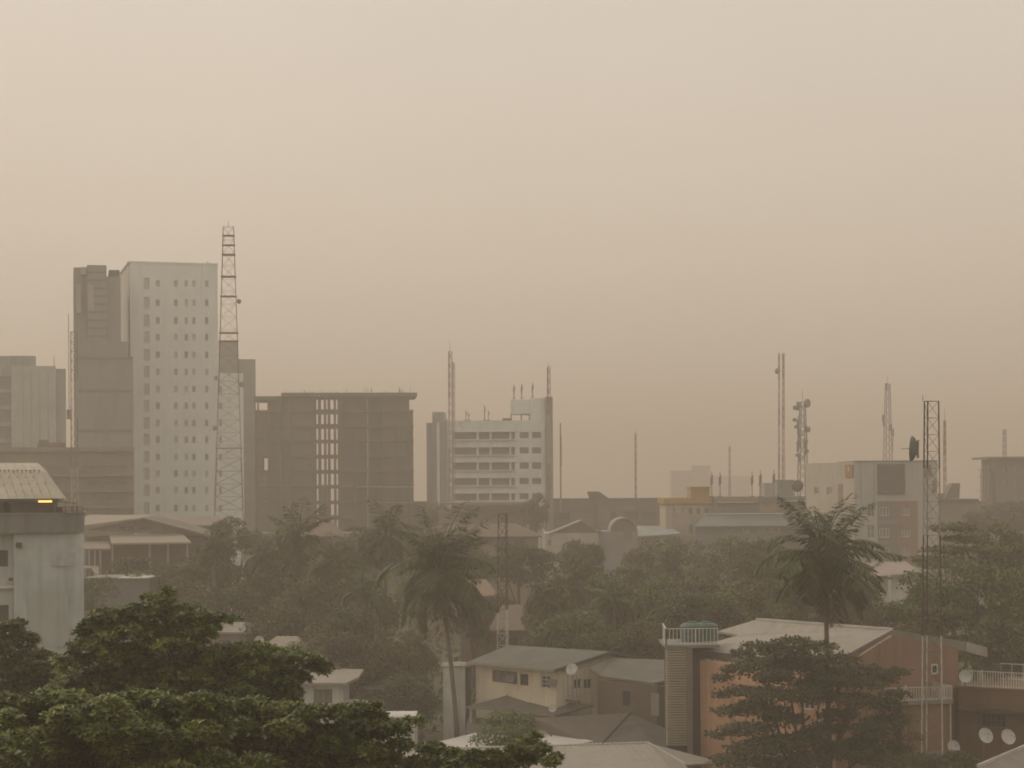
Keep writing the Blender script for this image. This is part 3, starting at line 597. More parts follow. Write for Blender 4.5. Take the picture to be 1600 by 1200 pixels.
# ---- tall building with orange panels
fr = fr_px(1335, 320, 0, 780); X, Z = fr.X, fr.Z
pw = mat('panel_building_white', (.47,.48,.45), (.40,.41,.385), scale=.25, streak=.35)
t = thing('panelled_building', fr.w((7, 8, 0)), 'pale building with grey and orange window panels and dark roof screen behind nearest mast', 'building')
wl = [(1355, 1367, 786, 808), (1355, 1367, 820, 841), (1355, 1367, 851, 870)]
wm = [(1374, 1390, 792, 806), (1374, 1390, 825, 840), (1374, 1390, 856, 868), (1409, 1422, 792, 806), (1409, 1422, 825, 839), (1409, 1422, 856, 868)]
hl = [H(fr, *a) for a in wl]; hmid = [H(fr, *a) for a in wm]
body(t, fr, 0, X(1464.5), Z(1400, 721), 16, pw, hl + hmid, t=.4)
for h in hl: window(t, fr, h[0], h[1], h[2], h[3], y=.2, mg=greyg, nx=2, nz=2, bar=.12)
MB(fr).facade(X(1371), X(1402), Z(1385, 884), Z(1385, 783), hmid[:3], -.12, .11).build('grey_panel', mat('mauve_grey_panel', (.20,.20,.19), (.17,.17,.165), scale=.4), t)
MB(fr).facade(X(1402)+.01, X(1433), Z(1385, 884), Z(1385, 783), hmid[3:], -.16, .15).build('orange_panel', mat('salmon_panel', (.31,.20,.145), (.27,.17,.125), scale=.4, streak=.3), t)
for a, b in ((812, 820), (845, 850)): MB(fr).box(X(1371), X(1402), -.2, -.12, Z(1385, b), Z(1385, a)).build('band', mat('mauve_band', (.25,.24,.25)), t)
for h in hmid: window(t, fr, h[0]+.02, h[1]-.02, h[2]+.02, h[3]-.02, y=.02, mg=greyg, nx=3, nz=1, bar=.14)
MB(fr).box(X(1371), X(1413), -.35, -.01, Z(1390, 772), Z(1390, 725)).build('roof_screen', mat('dark_screen', (.13,.135,.135), (.11,.11,.11), scale=.6), t)
MB(fr).box(X(1366), X(1370), -.2, -.01, Z(1390, 782), Z(1390, 721)).build('pilaster', pw, t)
MB(fr).box(X(1346), X(1352), -.25, -.01, 0, Z(1390, 722)).build('pilaster', pw, t)
for k in range(6): MB(fr).box(X(1371), X(1413), -.42, -.35, Z(1390, 771-k*7.8), Z(1390, 770.2-k*7.8)).build('screen_rail', conc, t)
MB(fr).box(-.15, X(1464.7), -.2, 16, Z(1400, 721)+.001, Z(1400, 719.5)).build('parapet_cap', concl, t)
MB(fr).box(X(1443), X(1455), -.12, -.01, Z(1450, 745), Z(1450, 726)).build('wall_panel', mat('rosy_panel', (.30,.22,.19)), t)
MB(fr).box(X(1456), X(1463), -.12, -.01, Z(1450, 770), Z(1450, 750)).build('wall_panel', mat('rosy_panel', (.30,.22,.19)), t)
# left face: swept back
fl = Fr(fr.x0, fr.y0, pi - radians(30))
a0 = fr.w((0, 0, 0)); e = W(1258, 780, 334)
fl = fr_pts(Vector((e.x, e.y, 0)), a0); L_ = sqrt((e.x-a0.x)**2 + (e.y-a0.y)**2)
hs = [H(fl, 1271, 1278, 761, 773), H(fl, 1291, 1299, 761, 773)]
body(t, fl, .03, L_-.12, fl.Z(1300, 723), 6, mat('panel_building_cream', (.50,.45,.37), (.43,.39,.32), scale=.3, streak=.3), hs, y0=.12, name='side_wall')
for h in hs: window(t, fl, h[0], h[1], h[2], h[3], y=.25, mg=greyg, nx=3, bar=.1)
MB(fl).box(fl.X(1309), fl.X(1315), .02, .115, fl.Z(1312, 790), fl.Z(1312, 756)).build('wall_panel', mat('rosy_panel', (.30,.22,.19)), t)
sg = MB(fl).box(fl.X(1320.5), fl.X(1332.5), -.1, .11, fl.Z(1326, 745), fl.Z(1326, 726)).build('sign', mat('orange_sign', (.40,.22,.11), scale=1), t)
x, z = fl.at(1326.5, 733); star = []
for k in range(10): rr_ = .42 if k % 2 == 0 else .2; star.append((x + rr_*cos(pi/2+k*pi/5), z + rr_*sin(pi/2+k*pi/5)*1.3))
MB(fl).prism(star, -.14, -.101).build('emblem', mat('pale_yellow', (.75,.55,.2)), sg)
# low annex under it
fr = fr_px(1340, 285, 0, 900); X, Z = fr.X, fr.Z
t = thing('low_annex', fr.w((5, 5, 0)), 'low pale annex with pinkish canopy at the foot of the orange panelled building', 'building')
body(t, fr, X(1345), X(1425), Z(1390, 900), 10, white)
MB(fr).slab([(X(1345),-2,Z(1390,901)),(X(1432),-2,Z(1390,893)),(X(1432),8,Z(1390,881)),(X(1350),8,Z(1390,881))], .3).build('canopy', mat('pink_canopy', (.33,.27,.23), scale=.4), t)
MB(fr).box(X(1382), X(1386), -2.2, -1.8, 0, Z(1384, 898)).build('pillar', white, t)
# ---- far right building under construction with scaffold
fr = fr_px(1555, 480, 0, 780); X, Z = fr.X, fr.Z
t = thing('scaffolded_building', fr.w((6, 6, 0)), 'hazy unfinished building wrapped in scaffolding at the right edge', 'building')
fm = mat('hazy_concrete', (.17,.155,.14), (.13,.12,.105), scale=.3)
hs = [H(fr, a, a+6, 728+k*22, 738+k*22) for k in range(4) for a in (1567, 1585, 1603)]
body(t, fr, 0, X(1650), Z(1600, 716), 14, fm, hs, t=1); simple_windows(t, fr, hs, greyg, y=.7)
MB(fr).box(X(1539), X(1651), -2.4, 14, Z(1600, 716.5), Z(1600, 713.5)).build('roof_slab', fm, t)
for k in range(6):
    z = Z(1550, 733+k*11); MB(fr).box(X(1533+(k%3)*2), -.02, -2.3, 4, z-.12, z).build('scaffold_deck', conc, t)
mb = MB(fr)
for px in (1537, 1542, 1547, 1552):
    for y in (-2.2, .5, 3.2): mb.beam((X(px), y, 0), (X(px), y, Z(px, 717+(1552-px)*1.2)), .13)
mb.build('scaffold_poles', rust, t)
fr = fr_px(1480, 400, 0, 780); X, Z = fr.X, fr.Z
t = thing('low_hazy_building', fr.w((6, 6, 0)), 'low hazy buff building with slanted box on top, between the orange panelled and scaffolded buildings', 'building')
body(t, fr, X(1466), X(1542), Z(1500, 783), 12, mat('buff_wall', (.26,.22,.18), scale=.3, streak=.3)); MB(fr).box(X(1465), X(1528), -.6, 12, Z(1500, 783)+.001, Z(1500, 779.5)).build('roof_edge', conc, t)
MB(fr).prism([(X(1478), Z(1490, 779)), (X(1502), Z(1490, 779)), (X(1503.5), Z(1490, 755)), (X(1492), Z(1490, 755))], 2, 6).build('roof_box', fm, t)
MB(fr).box(X(1466), X(1482), 4, 9, Z(1475,783), Z(1475, 771)).build('roof_room', fm, t)
# ---- hall with canopies on the left
fr = fr_px(133, 262, 0, 850); X, Z = fr.X, fr.Z
t = thing('gabled_hall', fr.w((8, 6, 0)), 'hall with broad low gable and pale sheet canopies below the white tower block', 'building')
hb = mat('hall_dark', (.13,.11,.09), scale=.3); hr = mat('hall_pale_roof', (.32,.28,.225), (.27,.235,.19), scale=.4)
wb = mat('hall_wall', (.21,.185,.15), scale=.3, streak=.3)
xa, xm, xb = X(125), X(216), X(315)
MB(fr).prism([(xa, Z(216, 829)), (xb, Z(216, 840)), (xm, Z(216, 809.5))], 3, 14).build('gable', wb, t)
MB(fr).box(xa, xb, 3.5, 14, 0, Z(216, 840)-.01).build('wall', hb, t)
for a, b in ((186, 197), (201, 209), (214, 236)):
    h = H(fr, a, b, 823, 828, 2.9); MB(fr).box(h[0], h[1], 2.9, 2.99, h[2], h[3]).build('vent', darkg, t)
MB(fr).slab([(xa-2,2.2,Z(140,824)),(xm,2.2,Z(216,809)),(xm,14,Z(216,809)+.2),(xa-2,14,Z(140,806))], .25).build('left_roof', hr, t)
MB(fr).slab([(xm,2.2,Z(216,809)),(xb+1,2.2,Z(312,838)),(xb+1,14,Z(312,838)),(xm,14,Z(216,809)+.2)], .25).build('right_roof', mat('hall_brown_roof', (.18,.155,.125), scale=.4), t)
MB(fr).slab([(X(180),-3,Z(180,848.5,-3)),(X(299,840,-3),-3,Z(299,847,-3)),(X(278),3,Z(278,834.5)),(X(163),3,Z(163,835.5))], .25).build('front_canopy', hr, t)
MB(fr).slab([(xa,-2.5,Z(130,857,-2.5)),(X(178),-2.5,Z(175,857,-2.5)),(X(163),2.9,Z(163,846)),(xa,2.9,Z(130,846))], .2).build('side_canopy', mat('hall_rosy_roof', (.30,.245,.20), scale=.4), t)
for px, b in ((144, 884), (153, 884), (161.5, 884), (238, 885), (266, 885), (180, 885), (296, 885)): MB(fr).box(X(px)-.11, X(px)+.11, -2.4, -2.18, 0, Z(px, 855 if px < 170 else 849, -2.4)-.1).build('post', mat('post_pale', (.34,.30,.25)), t)
MB(fr).slab([(X(131),-4,Z(140,887,-4)),(X(152),-4,Z(150,887,-4)),(X(163),-6,Z(160,896,-6)),(X(168),-6,Z(168,897,-6)),(X(160),-2.6,Z(160,884,-2.6)),(X(131),-2.6,Z(140,884,-2.6))], .2).build('step_roof', hr, t)
fr = fr_px(250, 285, 0, 830); X, Z = fr.X, fr.Z
t = thing('ridged_roof_hall', fr.w((8, 6, 0)), 'second hall with long brownish ridged roof right behind the broad gable', 'building')
body(t, fr, X(240), X(345), Z(300, 822), 8, wb)
MB(fr).slab([(X(238),-1,Z(300,822)),(X(350),-1,Z(300,820)),(X(335),5,Z(330,807)),(X(228),5,Z(240,808))], .3).build('roof', mat('hall_tan_roof', (.26,.22,.17), scale=.5, corr=1.5), t)
MB(fr).slab([(X(350),-1,Z(350,820)),(X(352),4,Z(352,818)),(X(338),5,Z(338,806)),(X(335),5,Z(330,807))], .3).build('hip_end', hr, t)
# ---- small flat blue grey building under it
fr = fr_px(165, 222, 0, 930); X, Z = fr.X, fr.Z
t = thing('flat_grey_hut', fr.w((3, 4, 0)), 'flat roofed blue grey building just above the foreground tree top', 'building')
body(t, fr, X(150), X(232), Z(190, 904), 8, mat('hut_bluegrey_wall', (.19,.19,.19), (.16,.16,.16), scale=.4, streak=.3))  # the hut's own grey-blue wall colour
MB(fr).box(X(184), X(233), -.4, 8, Z(200, 904), Z(200, 902.2)).build('roof_edge', trimw, t); MB(fr).box(X(130), X(184)-.01, -.3, 8, Z(200, 903.5), Z(200, 902.2)).build('roof_edge', concl, t)
# ---- small pink and pale roofs between palms
for px, pw_, py, ph, d, c, l, nm in ((745, 62, 905, 26, 232, (.27,.195,.145), 'small salmon roofed house right behind the nearest palm crown', 'salmon'), (505, 55, 816, 22, 330, (.23,.175,.135), 'dull pink roof at the foot of the unfinished building', 'pink'), (848, 45, 895, 20, 262, (.36,.31,.25), 'small buff roof among trees right of the slim mast', 'buff'), (800, 70, 945, 40, 215, (.23,.175,.135), 'pinkish roof low behind the white part of the slim mast', 'pinkb'), (350, 95, 972, 16, 196, (.32,.29,.25), 'pale low roof right of the foreground tree top', 'palelow'), (1350, 60, 968, 22, 192, (.24,.23,.20), 'small grey roof just behind the pale ridge of the terracotta house', 'greylow'), (440, 75, 994, 22, 182, (.30,.26,.21), 'low pinkish roof beside the white dish, middle left', 'lowpink')):
    a = W(px-pw_/2, py+ph, d); b = W(px+pw_/2, py+ph, d); zr = W(px, py, d+4).z; t = thing('small_house', ((a.x+b.x)/2, d, 0), l, 'house', 'small roofs among the trees')
    MB().box(a.x+.4, b.x-.4, d+.5, d+8, 0, a.z).build('wall', mat('small_wall_'+nm, tuple(x*.85 for x in c), streak=.3), t)
    xm = (a.x+b.x)/2; q = (b.x-a.x)*.22; mb = MB()
    mb.slab([(a.x,d,a.z),(b.x,d,a.z),(xm+q,d+4,zr),(xm-q,d+4,zr)], .2); mb.slab([(b.x,d,a.z),(b.x,d+8,a.z),(xm+q,d+4,zr)], .2); mb.slab([(a.x,d+8,a.z),(a.x,d,a.z),(xm-q,d+4,zr)], .2); mb.slab([(b.x,d+8,a.z),(a.x,d+8,a.z),(xm-q,d+4,zr),(xm+q,d+4,zr)], .2)
    mb.build('roof', mat('small_roof_'+nm, c, scale=.5), t)
    MB().box(xm-.6, xm+.6, d+.42, d+.5, max(a.z-2.2, .5), a.z-.9).build('window', darkg, t)
# ================================================================ near buildings
def railing(root, a, b, h, m, step=.28, name='railing', r=.03, mid=False):
    a = Vector(a); b = Vector(b); n = max(2, int((b-a).length/step)); mb = MB(); up = Vector((0,0,h))
    mb.beam(a+up, b+up, r*2.4); mb.beam(a+up*.08, b+up*.08, r*1.8)
    for k in range(n+1):
        p = a.lerp(b, k/n); mb.beam(p, p+up, r*(3 if k % 8 == 0 else 1.7))
    if mid: mb.beam(a+up*.55, b+up*.55, r*1.6)
    return mb.build(name, m, root)
def sat_dish(px, py, rpx, d, label, base_z=None, look=(-.25, -.9, .35), m=None, group='satellite dishes', stand=False):
    c = W(px, py, d); r = rpx*d/F; L = Vector(look).normalized()
    zb = base_z if base_z is not None else c.z - r - .9
    t = thing('satellite_dish', (c.x, c.y, zb), label, 'satellite dish', group)
    MB().lathe(c, [(.03, -.02), (r*.5, .05*r), (r*.85, .17*r), (r, .28*r), (r*1.0, .24*r), (r*.83, .11*r), (r*.5, -.02), (.04, -.08)], 24, L).build('reflector', m or dishm, t, smooth=False)
    f = c + L*r*.95; mb = MB(); lo = c + Vector((0, 0, -r*.93)) + L*.2*r
    mb.tube([lo, f], .012, 5)
    for s in (-1, 1): mb.tube([c + Vector((s*r*.8, 0, r*.35)) + L*.2*r, f], .008, 4)
    mb.build('feed_arm', dishm, t)
    MB().lathe(f, [(.02, -.07), (.04, -.07), (.04, .04), (.02, .05)], 8, L).build('receiver', steel, t)
    mb = MB(); mb.tube([(c.x - L.x*.15, c.y - L.y*.15+.05, zb), (c.x - L.x*.15, c.y - L.y*.15+.05, c.z)], .04, 6)
    if stand:
        for s in (-.35, .35): mb.beam((c.x+s, c.y+.3, zb), (c.x+s, c.y+.3, c.z-r), .05); mb.beam((c.x+s, c.y-.3, zb), (c.x+s, c.y-.1, c.z-r), .05)
        for k in (.3, .6): z = zb + (c.z-r-zb)*k; mb.beam((c.x-.35, c.y+.3, z), (c.x+1.1, c.y+.3, z), .05)
    mb.build('mount', steel, t)
    return t
# ---- pale building with curved roof, left edge
fr = fr_px(-25, 145, radians(12.4), 900); X, Z = fr.X, fr.Z
t = thing('curved_roof_building', fr.w((4, 5, 0)), 'streaky pale blue building with grey parapet and curved beige sheet roof at the left edge', 'building')
zp = Z(60, 832.5)
hs = [(X(-22), X(12, 872), Z(6, 886), Z(6, 860)), (X(-22), X(13, 958), Z(6, 973), Z(6, 946)), (X(-22), X(12, 1030), Z(6, 1058), Z(6, 1030))]
body(t, fr, 0, X(22, 900), zp, 12, mat('pale_grey_wall', (.47,.47,.45), (.40,.40,.385), scale=.5, streak=.5), hs, y0=.7, t=.35, name='left_wall')
for h in hs: window(t, fr, h[0], h[1], h[2], h[3], y=.85, mf=trimd, mg=darkg, nx=3)
for c in (917.5, 1003): MB(fr).box(0, X(22, 900)-.01, .35, .7, Z(10, c+2.5), Z(10, c-1.5)).build('ledge', trimw, t)
x0, x1 = X(22, 900), X(130.5, 900); rad = 2.6
foot = [(x0, 0), (x1-rad, 0)] + [(x1-rad+rad*sin(k*pi/12), rad-rad*cos(k*pi/12)) for k in range(1, 7)] + [(x1, 12), (x0, 12)]
MB(fr).slab([(x, y, zp) for x, y in foot], zp).build('wall', palewall, t)
MB(fr).box(X(42,960), X(106,960), -.014, -.002, Z(70,1012), Z(70,928)).build('repaint_patch', mat('repaint_grey', (.40,.41,.385), (.35,.36,.34), scale=.6, streak=.3), t)
MB(fr).box(X(80,860), X(118,860), -.012, -.002, Z(95,884), Z(95,864)).build('damp_patch', mat('damp_grey', (.34,.36,.345), (.46,.48,.46), scale=1.1, streak=.5), t)
x0, x1 = -2, X(131.5, 815); foot = [(x0, -.5), (x1-rad, -.5)] + [(x1-rad+rad*sin(k*pi/12), -.5+rad-rad*cos(k*pi/12)) for k in range(1, 7)] + [(x1, 12.5), (x0, 12.5)]
zt = Z(60, 803)
MB(fr).slab([(x, y, zt) for x, y in foot], zt-zp-.003).build('parapet', mat('parapet_grey', (.22,.225,.205), (.165,.17,.155), scale=.35, streak=.7, streak_col=(.10,.10,.09)), t)
mb = MB(fr)
for k, (x, y) in enumerate(foot[:-1]): mb.beam((x, y, zt+.03), (foot[k+1][0], foot[k+1][1], zt+.03), .12)
mb.build('coping', concl, t)
MB(fr).box(-2, X(86, 790), 2.2, 10, zt, Z(40, 779)).build('rooftop_room', mat('beige_room_wall', (.36,.32,.25), (.29,.26,.20), scale=.5, streak=.4), t)
MB(fr).box(X(4, 790), X(13, 790), 1.9, 2.19, zt, Z(8, 780)).build('dark_pier', conc, t)
MB(fr).box(X(84, 790), X(98, 790), 1.5, 2.6, zt, zt+.45).build('water_meter_box', conc, t)
ex0, ex1, ez = -3, X(101, 779), Z(50, 779.5); kx, kz = X(70, 738), Z(60, 735); tx, tz = X(56, 722), Z(30, 722)
prof = [(ex1, ez, -.8, 11.5), (X(88, 760), Z(88, 762), .4, 10.3), (X(76, 744), Z(76, 745), 1.5, 9.2), (kx, kz, 2.1, 8.6), (X(63, 727), Z(63, 727.5), 3.0, 7.7), (tx, tz, 4.2, 6.5)]
mb = MB(fr); vs = []; fs = []
for x, z, ya, yb in prof: vs += [(ex0, ya, z), (x-.35, ya, z), (x, ya+.35, z), (x, yb, z), (ex0, yb, z)]
for i in range(len(prof)-1):
    for k in range(4): fs.append((i*5+k, i*5+k+1, (i+1)*5+k+1, (i+1)*5+k))
fs.append(tuple((len(prof)-1)*5+k for k in range(5)))
mb.add(vs, fs); mb.add([(a, b, c-.12) for a, b, c in vs], [tuple(reversed(f)) for f in fs])
rf = mb.build('curved_roof', roofl, t)
MB(fr).box(ex0, ex1-.4, -.85, -.79, ez-.2, ez+.02).build('fascia', mat('olive_fascia', (.09,.085,.06)), t)
MB(fr).box(ex0, ex1-.4, -.6, 11, ez-.2, ez-.14).build('soffit', mat('olive_fascia', (.09,.085,.06)), t)
mb = MB(fr)
for k in range(26):
    xb = ex0 + .6 + k*.62
    for (xa, za, ya, _), (xc, zc, yc, _) in zip(prof[:-1], prof[1:]):
        f0 = 1.0; q0 = xb - (ex1-xa)*.55*(1 if True else 0); q1 = xb - (ex1-xc)*.55
        if q0 < xa-.3 and q1 < xc-.3 and q1 > ex0: mb.beam((q0, ya, za+.02), (q1, yc, zc+.02), .05)
mb.build('seam_rib', roofl, rf)
sc_ = MB(fr); rng = random.Random(3)
for r_ in range(3, 18):
    for k in range(26):
        f = r_/18; x = ex0 + k*.62 + f*1.6; i = f*3; a = int(i); u = i - a
        if a >= 3: continue
        p, q = prof[a], prof[a+1]; xx = x; z = p[1]*(1-u)+q[1]*u; y = p[2]*(1-u)+q[2]*u; lim = p[0]*(1-u)+q[0]*u
        if xx < lim-.6 and (r_ % 4 == 0): sc_.box(xx-.03, xx+.03, y-.06, y+.02, z-.04, z+.04)
for k in range(40):
    x = ex0 + k*.32
    if x < kx-.4: sc_.box(x-.08, x+.05, prof[3][2]-.06, prof[3][2]+.03, kz-.03, kz+.08)
sc_.build('screw_row', mat('rust_spot', (.20,.15,.11)), rf)
pa = fr.w((X(86, 795), -.3, zt)); pb = fr.w((X(130, 795), -.3, zt)); railing(t, pa, pb, .5, mat('dark_railing', (.12,.11,.09)), step=.35, r=.025, mid=True)
mb = MB(fr)
for px in (87, 100, 112, 118): mb.beam((X(px), 1, zt), (X(px)+.1, 1, Z(px, 783)), .05)
mb.beam((X(86), 1, Z(90, 783)), (X(118), 1, Z(118, 787)), .05); mb.build('pipe_frame', mat('dark_railing', (.12,.11,.09)), t)
lm = thing('tube_lamp', fr.w((X(71, 783), -.6, Z(71, 783))), 'lit yellow tube lamp under the eave of the curved beige roof', 'lamp')
MB(fr).box(X(60, 783), X(82, 783), -1.0, -.86, Z(71, 781.6), Z(71, 780)).build('fitting', mat('amber_fitting', (.45,.25,.03)), lm)
MB(fr).tube([(X(60.5, 783), -.96, Z(71, 783.4)), (X(81.5, 783), -.96, Z(71, 783.4))], .07, 8).build('tube', mat('lamp_glow', (.9,.7,.3), emit=(1, .55, .12, 2.2)), lm)
for px, py, s, l in ((31, 851, 1, 'dark square floodlight box high on the streaky pale wall'), (18, 905, .6, 'small dark box light on the ledge corner of the pale building')):
    p = fr.w((X(px, py), 0 if s == 1 else .33, Z(px, py))); f = thing('flood_light', p, l, 'light', 'lights on the pale wall')
    MB().box(p.x-.2*s, p.x+.2*s, p.y-.4, p.y-.12, p.z-.2*s, p.z+.16*s).build('housing', trimd, f); MB().box(p.x-.05, p.x+.05, p.y-.12, p.y-.01, p.z-.05, p.z+.05).build('bracket', steel, f)
# ---- white house lower left centre
fr = fr_px(470, 168, 0, 1080); X, Z = fr.X, fr.Z
t = thing('white_house', fr.w((3, 3, 0)), 'small white house with flat roof overhang and one brown window, partly behind the foreground leaves', 'house')
h = H(fr, 490.5, 519, 1077, 1099)
body(t, fr, X(455), X(535, 1090), Z(500, 1066), 7, white, [h], t=.3); window(t, fr, h[0], h[1], h[2], h[3], y=.1, mf=mat('brown_frame', (.16,.13,.10)), mg=greyg, nx=3, bar=.09)
MB(fr).slab([(X(452),-1,Z(455,1067,-1)),(X(541,1064,-1),-1,Z(540,1067,-1)),(X(560,1060,3),3,Z(558,1058,3)),(X(556),7.5,Z(556,1053,3)),(X(452),7.5,Z(452,1050,3))], .22).build('roof', roofb, t)
fr = fr_px(555, 158, 0, 1120); X, Z = fr.X, fr.Z
t = thing('white_outbuilding', fr.w((2, 2, 0)), 'bright white walled outbuilding with thin beige roof left of the near palm trunk', 'building')
body(t, fr, X(545), X(648, 1140), Z(600, 1122), 5, white, t=.3)
MB(fr).slab([(X(540),-.3,Z(560,1122,-.3)),(X(649,1120,-.3),-.3,Z(649,1121,-.3)),(X(640,1118,5),5,Z(640,1114,5)),(X(560),5,Z(560,1109,5))], .15).build('roof', roofb, t)
MB(fr).slab([(X(536,1100,8),8,Z(536,1106,8)),(X(600,1100,8),8,Z(600,1108,8)),(X(600,1100,12),12,Z(600,1094,12)),(X(536,1100,12),12,Z(536,1092,12))], .15).build('rear_roof', roofw, t)
fr = fr_px(697, 172, 0, 1080); X, Z = fr.X, fr.Z
t = thing('white_gable_wall', fr.w((1, 2, 0)), 'tall narrow white wall between the near palm trunk and the cream house', 'wall')
body(t, fr, X(690), X(727, 1080), Z(710, 1042), 4, white); MB(fr).box(X(727,1080)+.01, X(735,1080), .3, 3.8, 0, Z(731, 1040)).build('drain_column', trimd, t)
MB(fr).box(X(688), X(735.5,1080), -.15, 4.1, Z(710,1042)+.002, Z(710, 1040.5)).build('capping', concl, t)
# ---- cream house
E1, E2, R1, R2 = V(731,1034,7.6), V(867,1046,7.6), V(795,1008,8.75), V(955,1018,8.75)
dv = ((R1-E1)+(R2-E2))/2; dv.z = 0; B1 = R1 + dv; B2 = R2 + dv; B1.z = B2.z = 7.6
c = (E1+E2+B1+B2)/4; t = thing('cream_house', (c.x, c.y, 0), 'cream two storey house with low dark roof, dish stand and bent porch roof, lower centre', 'house')
mb = MB(); mb.slab([E1, E2, R2, R1], .18); mb.slab([R1, R2, B2, B1], .18)
mb.build('roof', roofg, t)
mb = MB(); mb.beam(E1-Vector((0,0,.12)), E2-Vector((0,0,.12)), .2); mb.build('fascia', mat('fascia_pale', (.34,.30,.24)), t)
mb = MB(); mb.beam(E2-Vector((0,0,.1)), R2-Vector((0,0,.1)), .26); mb.beam(R2-Vector((0,0,.1)), B2-Vector((0,0,.1)), .26); mb.build('barge_board', trimd, t)
ax = (E2-E1).normalized(); px_ = dv.normalized()
w1, w2, w3, w4 = E1+ax*.5+px_*.5, E2-ax*.4+px_*.5, B2-ax*.4-px_*.5, B1+ax*.5-px_*.5
ff = fr_pts(w1, w2); L1 = (w2-w1).length
hs = [H(ff, 769, 808, 1048, 1067), H(ff, 812.5, 825.5, 1053, 1071), H(ff, 845.5, 860, 1056, 1075)]
MB(ff).facade(0, L1, 0, 7.4, hs, 0, .25).build('wall', cream, t)
window(t, ff, *hs[0], y=.08, mf=mat('brown_frame', (.16,.13,.10)), mg=greyg, nx=3, bar=.08); window(t, ff, *hs[1], y=.08, mf=mat('brown_frame', (.16,.13,.10)), mg=darkg, nx=1, bar=.08); window(t, ff, *hs[2], y=.08, mf=trimw, mg=darkg, nx=2, nz=3, bar=.06)
fg = fr_pts(w2, w3); L2 = (w3-w2).length
hs = [H(fg, 897, 909, 1061, 1076), H(fg, 912, 925, 1061, 1076)]
MB(fg).facade(.252, L2, 0, 7.38, hs, 0, .25).prism([(.05, 7.4), (L2-.05, 7.4), (L2/2, 8.45)], 0, .25).build('gable_wall', cream, t)
for h in hs: window(t, fg, *h, y=.08, mf=trimw, mg=darkg, nx=2, bar=.05)
mb = MB(); fb = fr_pts(w1, w4); mb.fr = fb; mb.box(.26, (w4-w1).length, 0, .25, 0, 7.37); mb.build('rear_wall', cream, t)
for px, py in ((801, 1060), (866, 1066)):
    s, z = ff.at(px, py); ac = MB(ff).box(s-.4, s+.4, -.32, -.02, z-.28, z+.28).build('air_conditioner', concl, t); MB(ff).lathe((s, -.34, z), [(.05, -.01), (.17, -.01), (.17, .02), (.05, .02)], 12, (0,1,0)).build('fan', steel, ac)
P = [V(728,1104,4.0), V(868,1117,3.9), V(928,1101,4.5), V(793,1086,4.9)]
MB().slab(P, .15).build('porch_roof', roofd, t); MB().beam(P[3]+Vector((0,0,.05)), P[2]+Vector((-1.2,0,.25)), .16).build('flashing', trimd, t); MB().beam(P[0]-Vector((0,0,.1)), P[1]-Vector((0,0,.1)), .12).build('gutter', mat('fascia_pale', (.34,.30,.24)), t)
mb = MB()
for p in (P[0].lerp(P[1], .04), P[0].lerp(P[1], .5), P[0].lerp(P[1], .97), P[2]*.96 + P[1]*.04): mb.beam((p.x+.1, p.y+.3, 0), (p.x+.1, p.y+.3, p.z-.15), .2)
mb.build('porch_post', trimw, t)
G = [V(938,1056,7.0), V(1022,1067,6.9), V(1052,1060,7.0), V(1046,1031,8.0), V(957,1028,8.2), V(920,1044,7.6)]
t = thing('brown_annex', (V(985,1060,7).x, V(985,1060,7).y+2, 0), 'brown annex under a grey corrugated roof between cream house and slatted stair tower', 'house')
MB().slab(G, .15).build('roof', roofg, t)
fa = fr_pts(V(934,1064,6.7)+Vector((0,.4,0)), V(1048,1074,6.7)+Vector((0,.4,0))); la = 6.6
hs = [H(fa, 973, 985, 1080, 1103)]
MB(fa).facade(0, la, 0, 6.75, hs, 0, .25).box(0, la, .26, 4.5, 0, 6.6).build('wall', mat('stained_brown_wall', (.17,.135,.10), (.12,.095,.075), scale=.6, streak=.6), t)
simple_windows(t, fa, hs, darkg, y=.1)
MB(fa).box(fa.X(1018,1090), fa.X(1030,1090), -.06, -.005, fa.Z(1024, 1118), fa.Z(1024, 1083)).build('pale_panel', concl, t)
sat_dish(894, 1046, 9.5, 158, 'round white dish on a tall metal stand against the cream house gable', base_z=W(894,1102,158).z, look=(-.35,-.8,.4), stand=True)
sat_dish(864, 1107, 6.5, 160.5, 'small white dish on the low porch roof of the cream house', base_z=4.1, look=(-.3,-.85,.4))
sat_dish(405, 1001, 7.5, 178, 'white dish beside a low roof left of the dark mid trees', look=(.1,-.9,.3))
# ---- low dark hipped roofs
K = {k: V(*v) for k, v in dict(a=(835,1122,4.3), b=(985,1114,4.3), c=(935,1168,2.8), d=(872,1158,2.8), e=(1066,1150,3.0), f=(1032,1187,2.6), g=(985,1096,3.0)).items()}
t = thing('dark_roof_bungalow', (K['b'].x-2, K['b'].y, 0), 'bungalow with dark brown hipped roofs below the brown annex', 'house')
mb = MB(); mb.slab([K['a'], K['d'], K['c'], K['b']], .15); mb.build('left_roof', mat('brown_sheet', (.15,.125,.10), (.11,.092,.075), scale=.5, corr=3), t)
mb = MB(); mb.slab([K['b'], K['c'], K['f'], K['e']], .15); mb.build('right_roof', roofd, t)
MB().beam(K['b']+Vector((0,0,.04)), K['c']+Vector((0,0,.04)), .14).build('hip_cap', trimd, t)
q = K['c']; MB().box(q.x-3.5, q.x+4.6, q.y+2.2, q.y+8, 0, 2.5).build('wall', mat('stained_brown_wall', (.17,.135,.10)), t)
